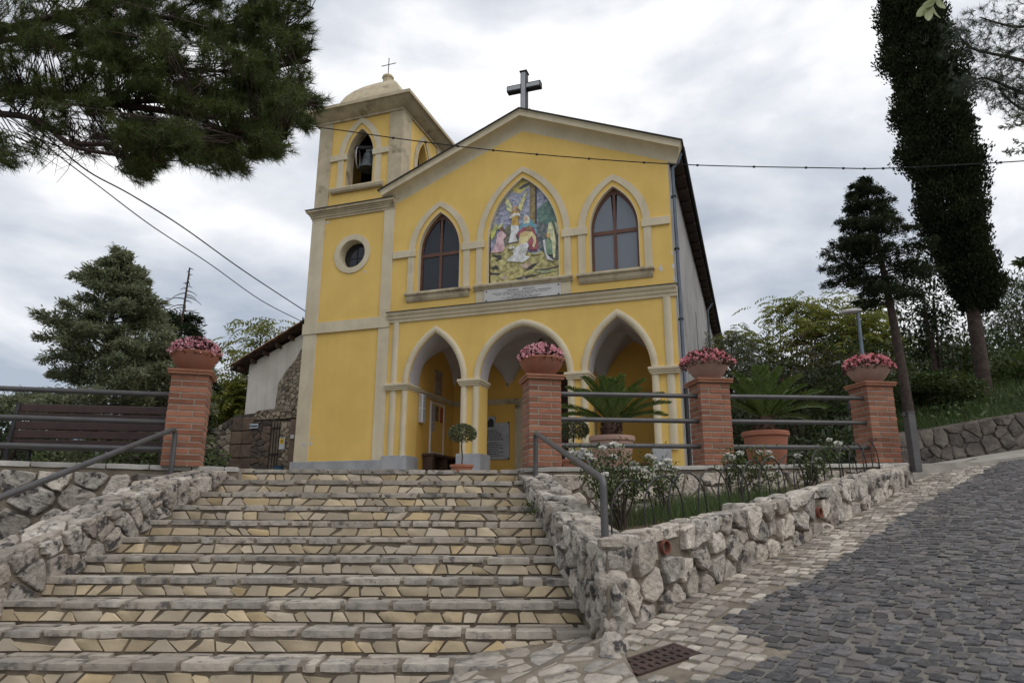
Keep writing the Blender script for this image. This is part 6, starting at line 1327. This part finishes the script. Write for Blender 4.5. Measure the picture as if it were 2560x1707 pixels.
# ---- shrubs on the bank and behind the railing
def shrub(c, rx_, ry_, rz_, n, label, matn, seed, leaf=.1, group='shrubs behind the railing', name='shrub', stems=6):
    global npr
    npr = np.random.default_rng(seed); T = thing(name, label, 'shrub', (c[0], c[1], c[2]-rz_*.9), 0, group); mb = MB()
    lobes = np.array(c)+unit(npr.normal(size=(9, 3)))*np.array((rx_, ry_, rz_))*.6
    for q in lobes[:stems]: mb.tube([(c[0]+npr.normal()*.1, c[1], c[2]-rz_*1.05), tuple((np.array(c)+q)/2), tuple(q)], [.04, .025, .01], 5)
    part('stems', mb, MATS['bark'], T, 60, True); per = n//9; P = np.concatenate([ballpts(q, (rx_*.55, ry_*.55, rz_*.5), per, .8) for q in lobes]); dn = unit(P-np.array(c))+npr.normal(size=P.shape)*.6
    V, F = leaves(P, dn, npr.uniform(.7, 1.2, len(P))*leaf, npr.uniform(.35, .5, len(P))*leaf, np.array((0, -.3, 1.0))); obj('foliage', npmesh('foliage', V, F), MATS[matn], T, True)
for k, (px, py, Y, rx_, rz_, m_, lab) in enumerate(((1720, 1000, 17, 1.1, 1.5, 'leaf_dark', 'dark shrub behind the left part of the right railing'), (1840, 960, 18, 1.6, 1.7, 'leaf_dark', 'broad dark shrub behind the right cycad'), (1945, 930, 17, 1.2, 1.7, 'leaf_green', 'green shrub behind the lower street lamp'), (1900, 1030, 14, 1.2, .9, 'leaf_dark', 'low dark shrub behind the lower rail at right'), (2010, 990, 19, 1.6, 2.0, 'leaf_dark', 'dark shrub behind the rightmost pillar'), (1730, 940, 24, 1.5, 1.2, 'leaf_green', 'mid-green shrub beyond the nave wall'), (1860, 905, 23, 1.8, 1.0, 'leaf_brown', 'brownish thicket above the right cycad'))):
    c = at(px, py, Y); shrub((c.x, c.y, c.z), rx_, 1.0, rz_, 3000, lab, m_, 150+k, .13)
for k, (px, py, Y, rx_, rz_, m_, lab) in enumerate(((2138, 690, 17.5, .65, 2.0, 'leaf_dark', 'ivy-dark tall shrub between the two trunks'), (2200, 880, 19, 1.6, 1.3, 'leaf_green', 'green shrub on the bank between the trunks'), (2330, 800, 20, 1.6, 2.2, 'leaf_dark', 'dark thicket right of the cypress trunk'), (2345, 700, 24, 1.5, 2.0, 'leaf_olive', 'grey-green tree crown at the right edge'), (2120, 860, 22, 1.6, 1.5, 'leaf_dark', 'dark shrub behind the slim conifer trunk'), (2290, 850, 18.5, 1.5, 1.3, 'leaf_dark', 'low dark shrub at the foot of the cypress'), (2215, 790, 23, 1.5, 1.8, 'leaf_dark', 'dark bush seen between conifer and cypress trunks'), (2140, 905, 16.2, .9, .45, 'leaf_green', 'low weedy clump beside the slim conifer trunk'), (2080, 830, 27, 1.8, 1.5, 'leaf_olive', 'pale distant bush left of the cypress trunk'), (2345, 880, 16.5, .9, .8, 'leaf_green', 'low green bush at the right edge of the bank'))):
    c = at(px, py, Y); shrub((c.x, c.y, c.z), rx_, 1.1, rz_, 3000, lab, m_, 170+k, .14, 'shrubs on the grassy bank')
for k, (px, py, Y, rx_, rz_, m_, lab) in enumerate(((25, 1010, 11, .75, .55, 'conifer_dark', 'low dark bush left of the park bench'), (300, 1050, 10.5, 1.3, .28, 'leaf_green', 'low green plants under the park bench'), (548, 980, 25, .9, 1.3, 'leaf_dark', 'dark bush between the left pillar and the old house'), (510, 990, 25, 1.0, 1.7, 'leaf_green', 'green bush behind the left pillar'))):
    c = at(px, py, Y); shrub((c.x, c.y, c.z), rx_, .6, rz_, 2200, lab, m_, 190+k, .09 if Y < 12 else .14, 'shrubs on the left')
# ---- grass on the bank, weeds in the joints, hillside scrub
npr = np.random.default_rng(200); n = 26000; x = npr.uniform(6.9, 15, n); y = 12.7+npr.random(n)**1.3*7; P = np.stack([x, y, [terr(a, b_)-.02 for a, b_ in zip(x, y)]], 1); V, F = needles(P, npr.normal(size=P.shape)*.35+np.array((0, 0, 1.0)), npr.uniform(.12, .34, n), .012)
n = 9000; x = npr.uniform(6.9, 15, n); y = 12.75+npr.random(n)**1.2*6; k_ = np.sin(x*2.1+y)*np.cos(y*1.7-x)*.5+.5; ok = npr.random(n) < k_**2; x, y = x[ok], y[ok]; P = np.stack([x, y, [terr(a, b_)+.1*npr.random() for a, b_ in zip(x, y)]], 1); V2, F2 = leaves(P, npr.normal(size=P.shape)+np.array((0, 0, .8)), npr.uniform(.07, .16, len(P)), npr.uniform(.04, .08, len(P)))
V2[:, 2] += .12; F2b = np.concatenate([F2[:, :3], F2[:, [0, 2, 3]]]); F = np.concatenate([F, F2b+len(V)]); V = np.concatenate([V, V2])
g = obj('bank_grass', npmesh('bank_grass', V, F), MATS['grass']); tag(g, 'rough green grass on the bank above the roadside wall', 'grass'); g['kind'] = 'stuff'
n = 26000; x = npr.uniform(10, 36, n); y = npr.uniform(22, 44, n); P = np.stack([x, y, [terr(a, b_) for a, b_ in zip(x, y)]], 1)+npr.normal(size=(n, 3))*np.array((.3, .3, 0))+np.array((0, 0, 1))*(npr.random((n, 1))**1.5*2.6*(1+np.sin(x*.9)*np.cos(y*.7))[:, None]*.6)
V, F = leaves(P, npr.normal(size=P.shape), npr.uniform(.18, .36, n), npr.uniform(.1, .18, n), np.array((0, -.3, 1.0))); g = obj('hillside_scrub', npmesh('hillside_scrub', V, F), MATS['leaf_dark']); tag(g, 'dense dark scrub covering the hillside at the far right', 'scrub'); g['kind'] = 'stuff'
P = []
for (px, py, Y, n) in ((1226, 1160, 7.45, 60), (1232, 1178, 7.1, 50), (1300, 1135, 7.9, 0), (205, 1190, 8.05, 90), (1462, 1500, 4.75, 60), (1488, 1532, 4.5, 40), (1440, 1512, 4.7, 30)):
    c = np.array(at(px, py, Y)); P.append(c+npr.normal(size=(n, 3))*np.array((.05, .03, .015)))
P = np.concatenate(P); V, F = leaves(P, npr.normal(size=P.shape)+np.array((0, -.2, .8)), npr.uniform(.03, .07, len(P)), npr.uniform(.008, .02, len(P))); g = obj('joint_weeds', npmesh('joint_weeds', V, F), MATS['grass']); tag(g, 'small tufts of weeds growing in joints of the steps and walls', 'weeds'); g['kind'] = 'stuff'
